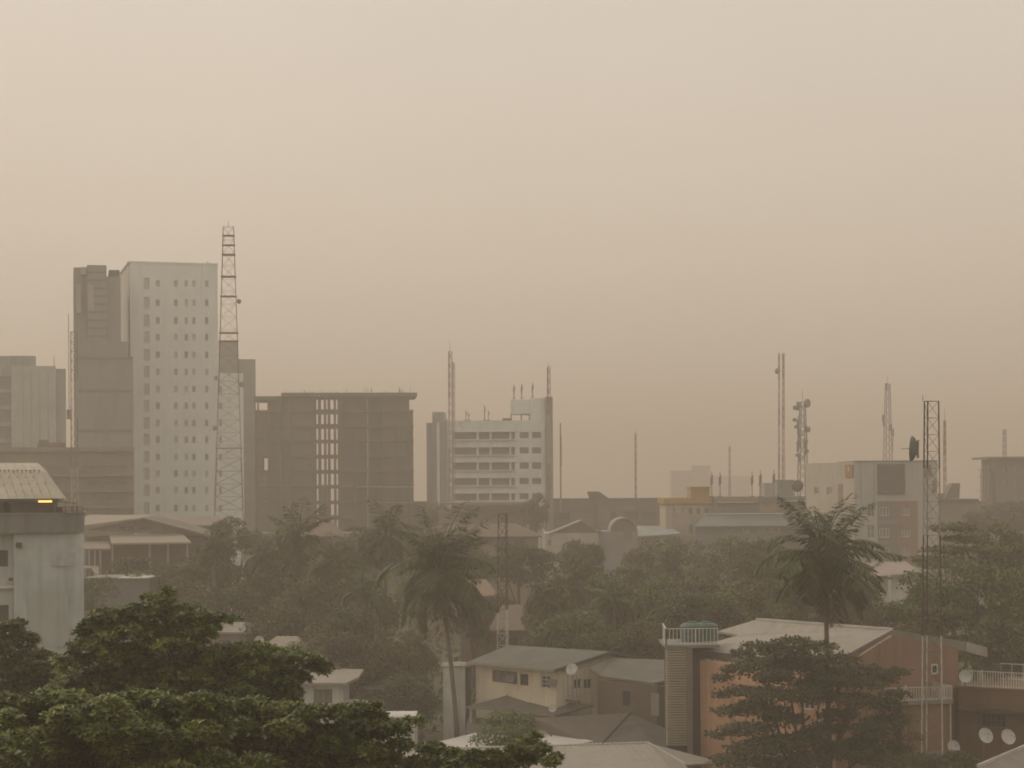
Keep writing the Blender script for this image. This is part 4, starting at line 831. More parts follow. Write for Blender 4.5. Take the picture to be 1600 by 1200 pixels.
# ---- flat white roofs and foreground beige roof
for pts, z, l in ((((640,1170),(742,1145),(800,1150),(800,1166),(700,1190)), 3.1, 'flat white roof left of the small round tree behind the beige ridge'), (((800,1172),(842,1141),(928,1158),(888,1165)), 3.2, 'small white lean to roof right of the small round tree')):
    P = [V(a, b, z) for a, b in pts]; c = sum(P, Vector())/len(P); t = thing('white_roof_shed', (c.x, c.y, 0), l, 'shed', 'low white roofs')
    MB().slab(list(reversed(P)), .14).build('roof', roofw, t); MB().slab(list(reversed([c.lerp(p, .9) - Vector((0,0,.2)) for p in P])), z-.2).build('wall', concl, t)
P = [V(540,1175,4.5), V(1012,1161,4.5), V(1072,1195,3.5), V(1100,1265,2.2), V(520,1275,2.0)]
t = thing('beige_roof_house', (P[1].x-8, P[1].y-2, 0), 'house with wide beige sheet roof and scalloped ridge along the bottom edge', 'house')
MB().slab([P[0], P[4], P[3], P[1]], .12).slab([P[1], P[3], P[2]], .12).build('roof', roofb, t)
bk = [P[0]+Vector((0,6,-1.2)), P[1]+Vector((2,6,-1.2)), P[2]+Vector((3,3,-.3))]
MB().slab([P[0], P[1], bk[1], bk[0]], .12).slab([P[1], P[2], bk[2], bk[1]], .12).build('rear_roof', roofb, t)
q = [P[0].lerp(P[1], k/200) for k in range(200)] + [P[1].lerp(P[2], k/60) for k in range(61)]
MB().tube([v + Vector((0,0,.03)) for v in q], [(.11, .11, .05)[k % 3] for k in range(len(q))], 6).build('ridge_tiles', roofw, t)
mb = MB()
for k in range(40):
    f = (k+.5)/40; a = P[0].lerp(P[1], f); b = P[4].lerp(P[3], f); mb.beam(a+Vector((0,0,.01)), b+Vector((0,0,.01)), .035)
mb.build('sheet_seams', roofb, t)
MB().slab([P[0]+Vector((1,.2,-.3)), P[4]+Vector((1,1,-.3)), P[3]+Vector((-1,1,-.3)), P[1]+Vector((-.5,.5,-.3))], 1.6).build('wall', cream, t)
P = [V(1528,1198,4.6), V(1606,1165,4.6), V(1690,1175,4.0), V(1700,1262,3.6), V(1535,1262,3.4)]
t = thing('grey_roof_house', (P[1].x, P[1].y-2, 0), 'corner of a pale grey roof with light ridge strip at the bottom right corner', 'house')
MB().slab([P[0], P[4], P[3], P[2], P[1]], .12).build('roof', mat('pale_grey_roof', (.27,.25,.22), (.22,.2,.18), scale=.5, corr=2.5), t)
MB().beam(P[0]+Vector((0,0,.05)), P[1]+Vector((0,0,.05)), .2).build('ridge_cap', roofw, t)
MB().slab([p.lerp(P[3], .06)-Vector((0,0,.2)) for p in (P[0], P[4], P[3], P[2], P[1])], 3).build('wall', concl, t)
# ---- terracotta house
C1, C2 = V(1074,1015,10.3), V(1300,1037,10.0); A = W(1395,984,145); RL = V(1182,968,A.z); R = W(1541,1012,153); N1 = W(1122,986,160); NN = W(1155,992,157)
Pa, Pb, Pc = V(1093,1025,10.1), V(1302,1043,10.0), V(1497,1022,10.1)
c = (C1+C2+A+RL)/4; t = thing('terracotta_house', (c.x, c.y, 0), 'large terracotta walled house with broad beige roof, slatted stair tower and white balcony', 'house')
mb = MB(); mb.slab([C1, C2, A, NN], .18); mb.slab([NN, A, RL, N1], .18); mb.slab([A, R, RL+(R-A)*.9, RL], .18)
rf = mb.build('roof', roofb, t)
dn = Vector((0,0,.22)); mb = MB()
def board(mb, a, b, h, th=.08):
    f = fr_pts(a, b); L = sqrt((b.x-a.x)**2+(b.y-a.y)**2); q = MB(f); q.add([(0,-th,a.z-h),(L,-th,b.z-h),(L,-.003,b.z-h),(0,-.003,a.z-h),(0,-th,a.z+.02),(L,-th,b.z+.02),(L,-.003,b.z+.02),(0,-.003,a.z+.02)], [(0,3,2,1),(4,5,6,7),(0,1,5,4),(1,2,6,5),(2,3,7,6),(3,0,4,7)])
    n = len(mb.v); mb.v += q.v; mb.f += [[i+n for i in g] for g in q.f]
board(mb, C1, C2, .55); mb.build('fascia', mat('beige_fascia', (.27,.225,.185), (.22,.18,.15), scale=.6), t)
mb = MB(); board(mb, C2, A, .6); board(mb, A, W(1508,1003,150.2), .75); mb.build('barge_board', mat('grey_barge', (.23,.22,.18)), t)
mb = MB(); board(mb, W(1508,1003,150.1), R, .75, .1); mb.build('eave_end', mat('pale_barge', (.33,.31,.28)), t)
mb = MB(); mb.beam(A+Vector((0,0,.05)), RL+Vector((0,0,.05)), .17); mb.beam(A+Vector((0,0,.06)), C2+Vector((0,0,.06)), .1); mb.build('ridge_cap', roofw, rf)
mb = MB()
for k in range(1, 34):
    f = k/34; a = C1.lerp(C2, f); b = NN.lerp(A, f); mb.beam(a+Vector((0,0,.01)), b+Vector((0,0,.01)), .03)
mb.build('sheet_seams', roofb, rf)
fa = fr_pts(Pa, Pb); La = (Vector((Pb.x,Pb.y,0))-Vector((Pa.x,Pa.y,0))).length
hs = [(La*.45, La*.45+1.4, 6.8, 8.2), (La*.45, La*.45+1.4, 3, 4.5), (La*.75, La*.75+1.4, 6.8, 8.2)]
MB(fa).facade(0, La, 0, 9.75, hs, 0, .3).build('side_wall', orange, t)
for h in hs: window(t, fa, *h, y=.1, mg=darkg, nx=3, nz=1)
fg = fr_pts(Pb, Pc); Lg = (Vector((Pc.x,Pc.y,0))-Vector((Pb.x,Pb.y,0))).length
h = H(fg, 1455, 1465.5, 1037.5, 1053.5); h2 = H(fg, 1512, 1530, 1110, 1135)
xa, za = fg.at(1395, 990)
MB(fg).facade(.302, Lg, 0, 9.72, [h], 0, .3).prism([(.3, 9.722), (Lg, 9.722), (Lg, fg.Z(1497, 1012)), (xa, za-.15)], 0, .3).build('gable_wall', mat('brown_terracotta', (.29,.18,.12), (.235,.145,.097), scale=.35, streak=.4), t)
window(t, fg, *h, y=-.02, mg=darkg, nx=1, bar=.12)
mb = MB(); mb.box(Pb.x-2.5, Pc.x-.5, Pb.y+10, Pb.y+10.3, 0, 9.5); mb.build('rear_wall', orange, t)
fr_r = fr_pts(Pc, Pc + Vector((1.0, 10, 0))); MB(fr_r).box(.3, 10, 0, .3, 0, 9.6).build('end_wall', orange, t)
# balcony on the gable side
b0, b1 = W(1380, 1097, 141.5), W(1487, 1096, 143.0); fb = fr_pts(b0, b1); Lb = (b1-b0).length; zb = b0.z
MB(fb).box(-.1, Lb+.1, -.05, 3.6, zb-.3, zb).build('balcony_slab', concl, t)
railing(t, fb.w((0, 0, zb)), fb.w((Lb, 0, zb)), 1.0, trimw, step=.2, r=.022)
railing(t, fb.w((Lb, 0, zb)), fb.w((Lb, 3.4, zb)), 1.0, trimw, step=.2, r=.022)
MB(fb).box(1.7, Lb, .3, 3.5, 0, zb-.31).build('porch_wall', mat('brown_terracotta', (.25,.125,.08)), t)
MB(fb).tube([(Lb-.05, .1, 0), (Lb-.05, .1, zb-.3)], .05, 8).build('downpipe', trimw, t)
MB(fb).tube([(Lb*.33, .05, zb), (Lb*.33, .05, zb+1.15)], .09, 6).build('newel', trimw, t)
# slatted stair tower
fs = fr_px(1041, 147, 0, 1080); s0, s1 = fs.X(1041, 1080), fs.X(1073.5, 1080); z0, z1 = fs.Z(1057, 1166), fs.Z(1057, 1012)
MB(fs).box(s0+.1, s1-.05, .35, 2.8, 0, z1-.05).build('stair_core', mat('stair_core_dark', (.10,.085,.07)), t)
mb = MB(fs); n = 38
for k in range(n):
    z = z0 + (z1-z0)*(k+.5)/n; hh = (z1-z0)/n*.27
    mb.add([(s0,0,z-hh),(s1,0,z-hh),(s1,.25,z-hh+.07),(s0,.25,z-hh+.07),(s0,0,z+hh),(s1,0,z+hh),(s1,.25,z+hh+.07),(s0,.25,z+hh+.07)], [(0,3,2,1),(4,5,6,7),(0,1,5,4),(1,2,6,5),(2,3,7,6),(3,0,4,7)])
mb.build('louvre_screen', mat('cream_slats', (.40,.35,.26), (.33,.29,.21), scale=1.5), t)
MB(fs).box(s1+.02, s1+.42, -.05, 1.2, 0, z1).build('pier', mat('grey_brown_pier', (.22,.185,.15), scale=.6, streak=.4), t)
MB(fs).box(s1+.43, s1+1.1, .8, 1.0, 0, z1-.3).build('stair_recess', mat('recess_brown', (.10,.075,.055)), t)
MB(fs).box(s0-.1, s1+2.5, -.1, 6, z1+.002, z1+.2).build('terrace_slab', concl, t)
railing(t, fs.w((s0, 0, z1+.2)), fs.w((fs.X(1122, 985), .2, z1+.2)), 1.25, trimw, step=.27, r=.03)
railing(t, fs.w((s0, 0, z1+.2)), fs.w((s0+.2, 5.5, z1+.2)), 1.25, trimw, step=.3, r=.03)
zt_ = z1+.2
for px, d, l in ((1081, 150.5, 'left of two ribbed teal water tanks behind the white railing'), (1103, 151.5, 'right of two ribbed teal water tanks behind the white railing')):
    q = W(px, 985, d); r = .92; zz = W(px, 971, d).z; hgt = zz - zt_
    MB().lathe((q.x, q.y, zt_), [(r, 0)] + [(r + (.03 if k % 2 else -.03), hgt*.82*k/14) for k in range(1, 15)] + [(r*.8, hgt*.9), (r*.4, hgt*.95), (r*.4, hgt), (.05, hgt)], 22).solo('water_tank', teal, l, 'water tank', 'teal water tanks')
# ---- terrace wing at the right edge
fr = fr_pts(W(1497, 1100, 147), W(1640, 1100, 143)); X, Z = fr.X, fr.Z
t = thing('terrace_wing', fr.w((4, 4, 0)), 'brown flat roofed wing with railed terrace and dark awning at the lower right edge', 'building')
zt = Z(1550, 1077); h = H(fr, 1533, 1571, 1115, 1136)
body(t, fr, .02, X(1660), zt, 9, brownor, [h], t=.3); window(t, fr, *h, y=.12, mf=mat('brown_frame', (.16,.13,.10)), mg=darkg, nx=5, nz=2, bar=.05)
MB(fr).box(X(1499), X(1660), -.7, -.01, Z(1550, 1113), Z(1550, 1107)).build('awning', mat('dark_brown_awning', (.09,.065,.05), scale=.8), t)
MB(fr).box(-.1, X(1660), -.08, 9, zt+.002, zt+.12).build('coping', mat('brown_coping', (.2,.13,.095)), t)
railing(t, fr.w((.3, .1, zt+.12)), fr.w((X(1660), .1, zt+.12)), 1.2, trimw, step=.2, r=.022)
railing(t, fr.w((1.2, 6, zt+.12)), fr.w((X(1665), 6, zt+.12)), 1.3, trimw, step=.9, r=.022)
for px, py, r, d, l, bz, lk in ((1508, 1057, 10, 145, 'white dish at the left end of the railed terrace', zt+.12, (-.1,-.95,.25)), (1489, 1167, 10.5, 138, 'white dish low at the foot of the nearest lattice mast', W(1489,1190,138).z, (.25,-.9,.3)), (1539, 1150, 12.5, 138, 'left of the two big white dishes above the corner roof', W(1539,1185,138).z, (.3,-.85,.4)), (1574, 1152, 12.5, 137, 'right of the two big white dishes above the corner roof', W(1574,1180,137).z, (.3,-.85,.4))):
    sat_dish(px, py, r, d, l, base_z=bz, look=lk)
a = W(1368, 1128, 134); MB().tube([(a.x, a.y, 0), (a.x, a.y, a.z)], .12, 8).solo('utility_post', mat('green_post', (.16,.18,.13), scale=2), 'short pale green post standing before the feathery tree', 'post')
# low yard wall and brown roof in gaps
for pts, z, m_, l in ((((730,1118),(835,1123),(830,1150),(728,1146)), 2.6, mat('yard_brown', (.09,.08,.065), scale=.7), 'dark flat carport roof left of the small round tree'),):
    P = [V(a, b, z) for a, b in pts]; c = sum(P, Vector())/4; t = thing('carport', (c.x, c.y, 0), l, 'carport')
    MB().slab(list(reversed(P)), .14).build('roof', m_, t); mb = MB()
    for p in P: q = c.lerp(p, .93); mb.beam((q.x, q.y, 0), (q.x, q.y, z-.16), .15)
    mb.build('posts', concl, t)
a, b = V(735, 1146, 0.9), V(850, 1150, 0.9)
MB(fr_pts(a, b)).box(0, (b-a).length, 0, .25, 0, 1.6).solo('yard_wall', mat('yard_wall', (.26,.215,.16), streak=.5), 'low stained yard wall behind the flat white roof', 'wall')
# ================================================================ trees
def unit(rng):
    while True:
        v = Vector((rng.uniform(-1,1), rng.uniform(-1,1), rng.uniform(-1,1)))
        if .05 < v.length < 1: return v.normalized()
def leaf_quad(V_, F_, c, d, n, L, Wd, fold=.0):
    s = d.cross(n)
    if s.length < 1e-4: s = d.orthogonal()
    s.normalize(); i = len(V_)
    V_ += [tuple(c), tuple(c + d*L*.62 + s*Wd*.5 + n*fold), tuple(c + d*L), tuple(c + d*L*.62 - s*Wd*.5 + n*fold)]
    F_.append((i, i+1, i+2, i+3))
def rosette(V_, F_, c, up, rng, L, k=7):
    a = up.orthogonal().normalized(); b = up.cross(a); ph = rng.random()*6.28
    for i in range(k):
        an = ph + i*2*pi/k + rng.uniform(-.25,.25); d = (a*cos(an) + b*sin(an))*1.0 + up*rng.uniform(-.35,.55); d.normalize()
        l = L*rng.uniform(.7,1.15); leaf_quad(V_, F_, c, d, up, l, l*.48, .0)
def crown_points(blobs, n, rng, lower=.25, jit=.3):
    tot = sum(b[1]*b[1] for b in blobs); out = []
    for (c, rh, rv) in blobs:
        for _ in range(int(n*rh*rh/tot)):
            v = unit(rng)
            if v.z < 0 and rng.random() > lower: v.z = -v.z
            k = 1 - jit*rng.random()**1.6 + .28*noise.noise((c + v*rh)*1.1) + (.22*rng.random() if rng.random() < .12 else 0)
            p = Vector((c.x + v.x*rh*k, c.y + v.y*rh*k, c.z + v.z*rv*k))
            out.append((p, Vector((v.x/rh, v.y/rh, v.z/rv)).normalized()))
    return out
def crown_mesh(name, blobs, n, rng, m, L=.3, ros=0, lower=.25, jit=.3, droop=0.0, twigs=None):
    V_, F_ = [], []
    for p, nn in crown_points(blobs, n, rng, lower, jit):
        if ros:
            up = (nn*.6 + Vector((0,0,.9)) + unit(rng)*.5).normalized(); rosette(V_, F_, p, up, rng, L*rng.uniform(.8,1.15), ros)
        else:
            d = unit(rng); d.z = d.z*.5 - droop; d.normalize(); n2 = (nn + unit(rng)*.8 + Vector((0,0,.5))).normalized(); l = L*rng.uniform(.6,1.3)
            leaf_quad(V_, F_, p, d, n2, l, l*.55)
    me = bpy.data.meshes.new(name); me.from_pydata(V_, [], F_); me.materials.append(m); me.update(); return me
def limbs(mb, base, blobs, r0, rng, k=9, fork=.35):
    top = sum((b[0] for b in blobs), Vector())/len(blobs); zf = base.z + (min(b[0].z for b in blobs) - base.z)*(.6 if fork else .9)
    f = Vector((base.x*.7+top.x*.3, base.y*.7+top.y*.3, zf))
    mb.tube([base, base.lerp(f, .5)+Vector((rng.uniform(-.2,.2),0,0)), f], [r0*1.25, r0, r0*.85], 8)
    for b in sorted(blobs, key=lambda b: -b[1])[:k]:
        e = b[0] - Vector((0,0,b[2]*.2)); mid = f.lerp(e, .5) + Vector((rng.uniform(-.4,.4), rng.uniform(-.4,.4), -.12*(e-f).length)); mb.tube([f, mid, e], [r0*.6, r0*.35, r0*.12], 6)
        for _ in range(3):
            v = unit(rng); q = e + Vector((v.x*b[1]*.8, v.y*b[1]*.8, abs(v.z)*b[2]*.8)); mb.tube([mid.lerp(e, rng.uniform(.4,1)), q], [r0*.14, r0*.04], 4)
# prototypes for middle distance trees (unit-sized crown: radius 5 m, height 7 m, bottom at z = 0)
def proto(seed, kind):
    rng = random.Random(seed); bl = []
    if kind == 'round':
        for k in range(26):
            v = unit(rng); r = rng.uniform(.35, 1)**.5; bl.append((Vector((v.x*r*3.6, v.y*r*3.6, 3.3 + v.z*r*2.6)), rng.uniform(1.1, 1.9), rng.uniform(.9, 1.4)))
        return bl, dict(n=7500, m=leaf_mid, L=.42, lower=.3)
    if kind == 'layer':
        for k in range(24):
            z = rng.choice((1.0, 2.4, 3.9, 5.3)); R = (4.1, 3.8, 3.0, 1.7)[(1.0, 2.4, 3.9, 5.3).index(z)]; an = rng.random()*6.28; r = R*sqrt(rng.random())
            bl.append((Vector((cos(an)*r, sin(an)*r, z + rng.uniform(-.3,.3))), rng.uniform(1.2, 2.1), rng.uniform(.4, .7)))
        return bl, dict(n=7500, m=leaf_mid, L=.40, lower=.2)
    if kind == 'loose':
        for k in range(20):
            v = unit(rng); bl.append((Vector((v.x*3.5, v.y*3.5, 3.2 + v.z*3.0)), rng.uniform(.8, 1.5), rng.uniform(.8, 1.5)))
        return bl, dict(n=5200, m=leaf_pale, L=.42, lower=.5, droop=.3)
PROTO = {}
for kd, seeds in (('round', (11, 12, 13)), ('layer', (21, 22)), ('loose', (31,))):
    for s in seeds:
        bl, kw = proto(s, kd); rng = random.Random(s+100); me = crown_mesh('crown', bl, kw['n'], rng, kw['m'], L=kw['L'], lower=kw['lower'], droop=kw.get('droop', 0)); PROTO.setdefault(kd, []).append((bl, me))
MIDL = [mat('tree_leaf', (.05,.072,.02)), mat('tree_leaf_yellowish', (.085,.10,.026), (.15,.165,.045), scale=.3, island=.5, rough=.6, trans=.2), mat('tree_leaf_dusty', (.075,.08,.035), (.115,.12,.055), scale=.3, island=.45, rough=.6, trans=.2), mat('tree_leaf_dark', (.03,.045,.014), (.065,.085,.022), scale=.3, island=.5, rough=.6, trans=.15), mat('tree_leaf_olive', (.045,.05,.015), (.10,.10,.03), scale=.3, island=.5, rough=.6, trans=.2)]
LM = {}
TR = random.Random(77)
def tree(kd, px, pt, wpx, hpx, d, label, leafm=None):
    R = wpx/2*d/F; H_ = hpx*d/F; tp = W(px, pt, d); z0 = max(tp.z - H_, 1.5); H_ = tp.z - z0
    if kd == 'round' and leafm is None and label.startswith(('hazy','pale','mid')) : leafm = MIDL[TR.randrange(3)]
    elif kd != 'loose' and leafm is None: leafm = MIDL[TR.randrange(5)]
    bl, me = PROTO[kd][TR.randrange(len(PROTO[kd]))]
    t = thing('palm_tree' if kd == 'palm' else 'tree', (tp.x, d, 0), label, 'tree', 'trees of the hazy middle belt')
    c = bpy.data.objects.new('crown', me); COL.objects.link(c); c.parent = t; c.location = (0, 0, z0)
    sx = R/4.9; sz = H_/6.9; rz = TR.random()*6.28; c.scale = (sx, sx, sz); c.rotation_euler = (0, 0, rz)
    if leafm:
        key = (me.name, leafm.name)
        if key not in LM: LM[key] = me.copy(); LM[key].materials[0] = leafm
        c.data = LM[key]
    M_ = Matrix.Rotation(rz, 3, 'Z'); wb = [(Vector((tp.x, d, z0)) + Vector(((M_ @ b[0]).x*sx, (M_ @ b[0]).y*sx, b[0].z*sz)), b[1]*sx, b[2]*sz) for b in bl[:10]]
    mb = MB(); limbs(mb, Vector((tp.x, d, -.1)), wb, max(.16, R*.06), TR, k=6); mb.build('trunk', bark, t)
    return t
TREES = [
 ('round', 365, 806, 80, 70, 252, 'dark tree with forked twigs at the foot of the tallest lattice tower'),
 ('loose', 262, 876, 150, 75, 225, 'yellowish green bushy tree in front of the posts of the gabled hall'),
 ('round', 205, 868, 110, 60, 236, 'low hazy tree under the front canopy of the gabled hall'),
 ('round', 335, 838, 110, 150, 235, 'tall hazy tree just right of the front canopy of the gabled hall'),
 ('loose', 345, 905, 140, 120, 205, 'drooping tree above the pale low roof, left middle'),
 ('round', 430, 870, 120, 150, 222, 'tree filling the gap under the leftmost palms'),
 ('round', 440, 940, 130, 110, 196, 'rounded bush tree just above the white dish, left middle'),
 ('round', 520, 868, 130, 150, 215, 'dark tree below the unfinished building, between palms'),
 ('round', 545, 940, 150, 160, 186, 'dense dark tree left of the near palm, above the white house'),
 ('round', 520, 985, 130, 110, 178, 'shadowy tree directly behind the small white house'),
 ('round', 610, 985, 120, 150, 180, 'dense dark tree directly behind the near palm trunk'),
 ('round', 640, 1050, 110, 130, 172, 'dark bushy tree at the foot of the near palm trunk'),
 ('round', 600, 1060, 110, 90, 171, 'dark bush rising behind the white outbuilding'),
 ('round', 575, 890, 120, 120, 205, 'hazy tree between the nearest palm and the palm with arched fronds'),
 ('round', 735, 850, 90, 90, 262, 'pale hazy tree between near palm tip and slim mast'),
 ('round', 812, 845, 130, 80, 258, 'flat topped hazy tree behind the rusty part of the slim mast'),
 ('round', 775, 925, 80, 100, 232, 'dark tree behind the slim mast, low'),
 ('round', 862, 905, 105, 150, 209, 'dark tree immediately right of the slim mast'),
 ('round', 898, 840, 62, 80, 262, 'dark round topped tree against the white gable house'),
 ('round', 925, 845, 56, 80, 268, 'twin dark round topped tree against the right end of the white gable house'),
 ('round', 890, 880, 130, 150, 225, 'broad tree under the white gable house'),
 ('round', 950, 890, 140, 170, 208, 'large tree in the centre of the dark tree belt'),
 ('layer', 985, 868, 120, 110, 248, 'tree in front of the arched shed'),
 ('round', 1010, 845, 90, 90, 275, 'hazy tree below the pale blue sheet roof'),
 ('round', 1065, 838, 120, 110, 268, 'hazy tree in front of the cream wall under the yellow parapet'),
 ('round', 1030, 900, 130, 160, 205, 'dark tree above the ridge of the brown annex'),
 ('round', 1135, 836, 130, 110, 262, 'hazy tree in front of the blue shopfront wall'),
 ('layer', 1100, 885, 160, 130, 222, 'broad mid green tree above the teal tanks'),
 ('round', 1195, 838, 130, 120, 250, 'tree rising left of the spiky coconut palm'),
 ('round', 1165, 900, 140, 140, 200, 'dark tree just above the left end of the beige ridge'),
 ('round', 1240, 905, 120, 110, 205, 'dark tree under the spiky coconut palm, left side'),
 ('round', 1330, 900, 120, 110, 210, 'dark tree under the spiky coconut palm, right side'),
 ('round', 1372, 935, 110, 90, 195, 'mid green tree behind the gable peak of the terracotta house'),
 ('round', 1300, 950, 110, 60, 192, 'low tree behind the trunk of the spiky coconut palm'),
 ('layer', 1492, 806, 160, 85, 200, 'umbrella shaped layered tree right of the nearest lattice mast'),
 ('round', 1570, 815, 120, 110, 205, 'dark tree at the right edge below the scaffolded building'),
 ('round', 1440, 890, 150, 120, 182, 'tree crossing behind the middle of the nearest lattice mast'),
 ('round', 1525, 868, 150, 140, 180, 'large green tree behind the right eave of the terracotta house'),
 ('round', 1595, 880, 120, 150, 175, 'large green tree cut by the right edge of the picture'),
 ('layer', 1470, 935, 190, 100, 174, 'wide light topped green tree above the gable of the terracotta house'),
 ('round', 1570, 965, 140, 110, 168, 'dark green tree directly behind the railed terrace'),
 ('round', 1585, 780, 130, 60, 380, 'far hazy tree mass at the foot of the scaffolded building'),
 ('round', 1520, 800, 70, 50, 330, 'small faint tree below the low hazy building'),
 ('round', 680, 786, 70, 50, 390, 'faint tree between the unfinished building and the white office'),
 ('round', 838, 770, 52, 70, 372, 'faint round treetop at the foot of the white office lift shaft'),
 ('round', 655, 880, 90, 90, 255, 'hazy tree behind the crown of the near palm'),
 ('round', 470, 1000, 90, 90, 180, 'shadowed bush right of the white dish, left middle'),
 ('round', 1010, 965, 130, 90, 186, 'dark tree just left of the slatted stair tower top'),
 ('round', 1095, 925, 130, 80, 186, 'dark tree behind the teal water tanks'),
 ('round', 868, 965, 110, 70, 192, 'dark low tree behind the ridge of the cream house'),
 ('round', 915, 950, 130, 90, 190, 'dark tree behind the gable of the cream house'),
 ('round', 650, 985, 80, 90, 190, 'dark tree hidden behind the dead fronds of the near palm'),
 ('loose', 150, 900, 90, 60, 210, 'small pale tree beside the corner of the curved roof building'),
 ('round', 738, 938, 64, 70, 214, 'small dark tree left of the white part of the slim mast'),
 ('round', 450, 815, 110, 130, 290, 'hazy tree at the foot of the left half of the unfinished building'),
 ('round', 640, 822, 90, 90, 300, 'hazy tree at the foot of the right corner of the unfinished building'),
 ('round', 560, 830, 110, 110, 285, 'hazy tree under the middle of the unfinished building'),
 ('round', 480, 900, 120, 130, 208, 'tree in the belt below the two hazy palms'),
 ('round', 1270, 885, 120, 110, 226, 'hazy tree directly behind the crown of the spiky coconut palm'),
 ('round', 290, 930, 110, 80, 200, 'dull tree right of the flat grey hut'),
]
for a in TREES: tree(*a[:6], a[6])
# palms
def palm(px, py, d, fl, label, base_px=None, nf=24, seed=1, skirt=6, wide=.075, frond=leaf_palm, rise=.9, wind=.32, name='coconut_palm'):
    rng = random.Random(seed); c = W(px, py, d); bx = W(base_px or px, py+200, d).x
    t = thing(name, (bx, d, 0), label, 'palm tree', 'coconut palms')
    r0 = .2 if d < 200 else .24
    pts = [Vector((bx, d, -.1))] + [Vector((bx + (c.x-bx)*(f**1.4), d, c.z*f)) for f in (.25, .5, .75, 1)]
    MB().tube(pts, [r0*1.35, r0*1.05, r0*.95, r0*.85, r0*.8], 10).build('trunk', palmbark, t, smooth=True)
    def fronds(n, e0, e1, L0, m, nm, brk=0.0):
        V_, F_ = [], []
        for i in range(n):
            if rng.random() < .13: continue
            az = i*2.399 + rng.uniform(-.7,.7); f = (i+.5)/n; el = e0 + (e1-e0)*f**1.3 + rng.uniform(-.12,.12); L = L0*rng.uniform(.72,1.14)
            p = c + Vector((0,0,.1)); e = el; h = Vector((cos(az), sin(az), 0)); ns = 16; P = [p.copy()]
            bend = rng.uniform(.035, .135)*(.45 if e > .85 else 1.0 if e > -.3 else .5)*rise**-1
            for s in range(ns):
                d3 = (h*cos(e) + Vector((0,0,1))*sin(e) + Vector((wind*(s/ns), .1*wind, 0))).normalized(); p = p + d3*L/ns; P.append(p.copy()); e -= bend*(.5+s/ns*1.2)
                e = max(e, -1.5)
            side = Vector((-h.y, h.x, 0))
            for s in range(ns):       # rachis
                w_ = .05*(1-s/ns)+.015; k = len(V_); V_ += [tuple(P[s]+side*w_), tuple(P[s]-side*w_), tuple(P[s+1]-side*w_), tuple(P[s+1]+side*w_)]; F_.append((k,k+1,k+2,k+3))
            nl = 44
            for k in range(nl):
                u = .12 + .88*k/nl; q = u*ns; a = min(int(q), ns-1); pt = P[a].lerp(P[a+1], q-a); tg = (P[a+1]-P[a]).normalized(); up = side.cross(tg)
                ll = L*.27*sin(pi*min(1, u*.9+.1))**.6*rng.uniform(.8,1.15) + .12
                for sg in (-1, 1):
                    if rng.random() < brk: continue
                    dd = (side*sg*rng.uniform(.75,1) + tg*.55 + Vector((0,0,-rng.uniform(.25,.75)))).normalized(); leaf_quad(V_, F_, pt, dd, (Vector((0,0,1))+unit(rng)*.4).normalized(), ll, wide*1.5)
        me = bpy.data.meshes.new(nm); me.from_pydata(V_, [], F_); me.materials.append(m); me.update(); o = bpy.data.objects.new(nm, me); COL.objects.link(o); o.parent = t; o.location = -Vector(t.location)
    fronds(nf, 1.35, -.75, fl, frond, 'crown')
    if skirt: fronds(skirt, -.7, -1.35, fl*.95, leaf_dead, 'dead_fronds', .25)
    mb = MB()
    for k in range(7): an = k*.9; mb.lathe(c + Vector((cos(an)*.35, sin(an)*.35, -.3)), [(.04,-.14),(.13,0),(.04,.14)], 8)
    mb.build('nuts', mat('green_nut', (.10,.11,.04)), t)
    return t
palm(686, 890, 163, 6.0, 'nearest coconut palm with upright crown and hanging brown fronds left of the cream house', base_px=716, nf=52, seed=5, skirt=20, wide=.10)
palm(1288, 866, 137, 5.1, 'coconut palm with spiky crown rising in front of the beige ridge of the terracotta house', base_px=1296, nf=52, seed=8, skirt=14, wide=.105, rise=.95)
palm(1335, 915, 188, 4.2, 'palm with drooping fronds right of the spiky coconut palm', nf=18, seed=9, skirt=4, wide=.08)
palm(603, 836, 225, 5.0, 'hazy palm with widely arched fronds below the right end of the unfinished building', nf=24, seed=12, skirt=6, wide=.13, rise=.8)
palm(468, 838, 228, 5.0, 'hazy palm below the stair bay of the unfinished building', nf=24, seed=14, skirt=7, wide=.13, rise=.8)
palm(415, 868, 226, 4.2, 'hazy palm with drooping fronds at the foot of the big lattice tower', nf=18, seed=15, skirt=4, wide=.1, rise=.75)
palm(520, 880, 214, 4.0, 'hazy palm lower right of the stair bay palm', nf=18, seed=16, skirt=4, wide=.1, rise=.8)
palm(560, 868, 222, 4.2, 'hazy palm between the two hazy palms with arched fronds', nf=20, seed=17, skirt=3, wide=.09, rise=.8)
palm(565, 925, 198, 3.8, 'low palm in the dark belt left of the nearest palm', nf=16, seed=18, skirt=3, wide=.09, rise=.8)
palm(335, 855, 222, 3.8, 'hazy palm right of the front canopy of the gabled hall', nf=16, seed=19, skirt=4, wide=.1, rise=.8)
palm(852, 930, 208, 3.6, 'small palm right of the white part of the slim mast', nf=16, seed=21, skirt=4, wide=.09, rise=.8)
palm(960, 935, 196, 3.7, 'palm with pale trunk in the middle of the dark tree belt', nf=16, seed=22, skirt=4, wide=.09, rise=.8)
palm(1045, 950, 190, 3.4, 'small palm above the white railing of the stair tower', nf=14, seed=23, skirt=3, wide=.09, rise=.8)
palm(1190, 905, 204, 3.8, 'palm in the dark belt above the left end of the beige ridge', nf=16, seed=24, skirt=4, wide=.09, rise=.8)
palm(900, 905, 215, 3.8, 'hazy palm between the slim mast and the centre of the tree belt', nf=16, seed=25, skirt=4, wide=.09, rise=.8)
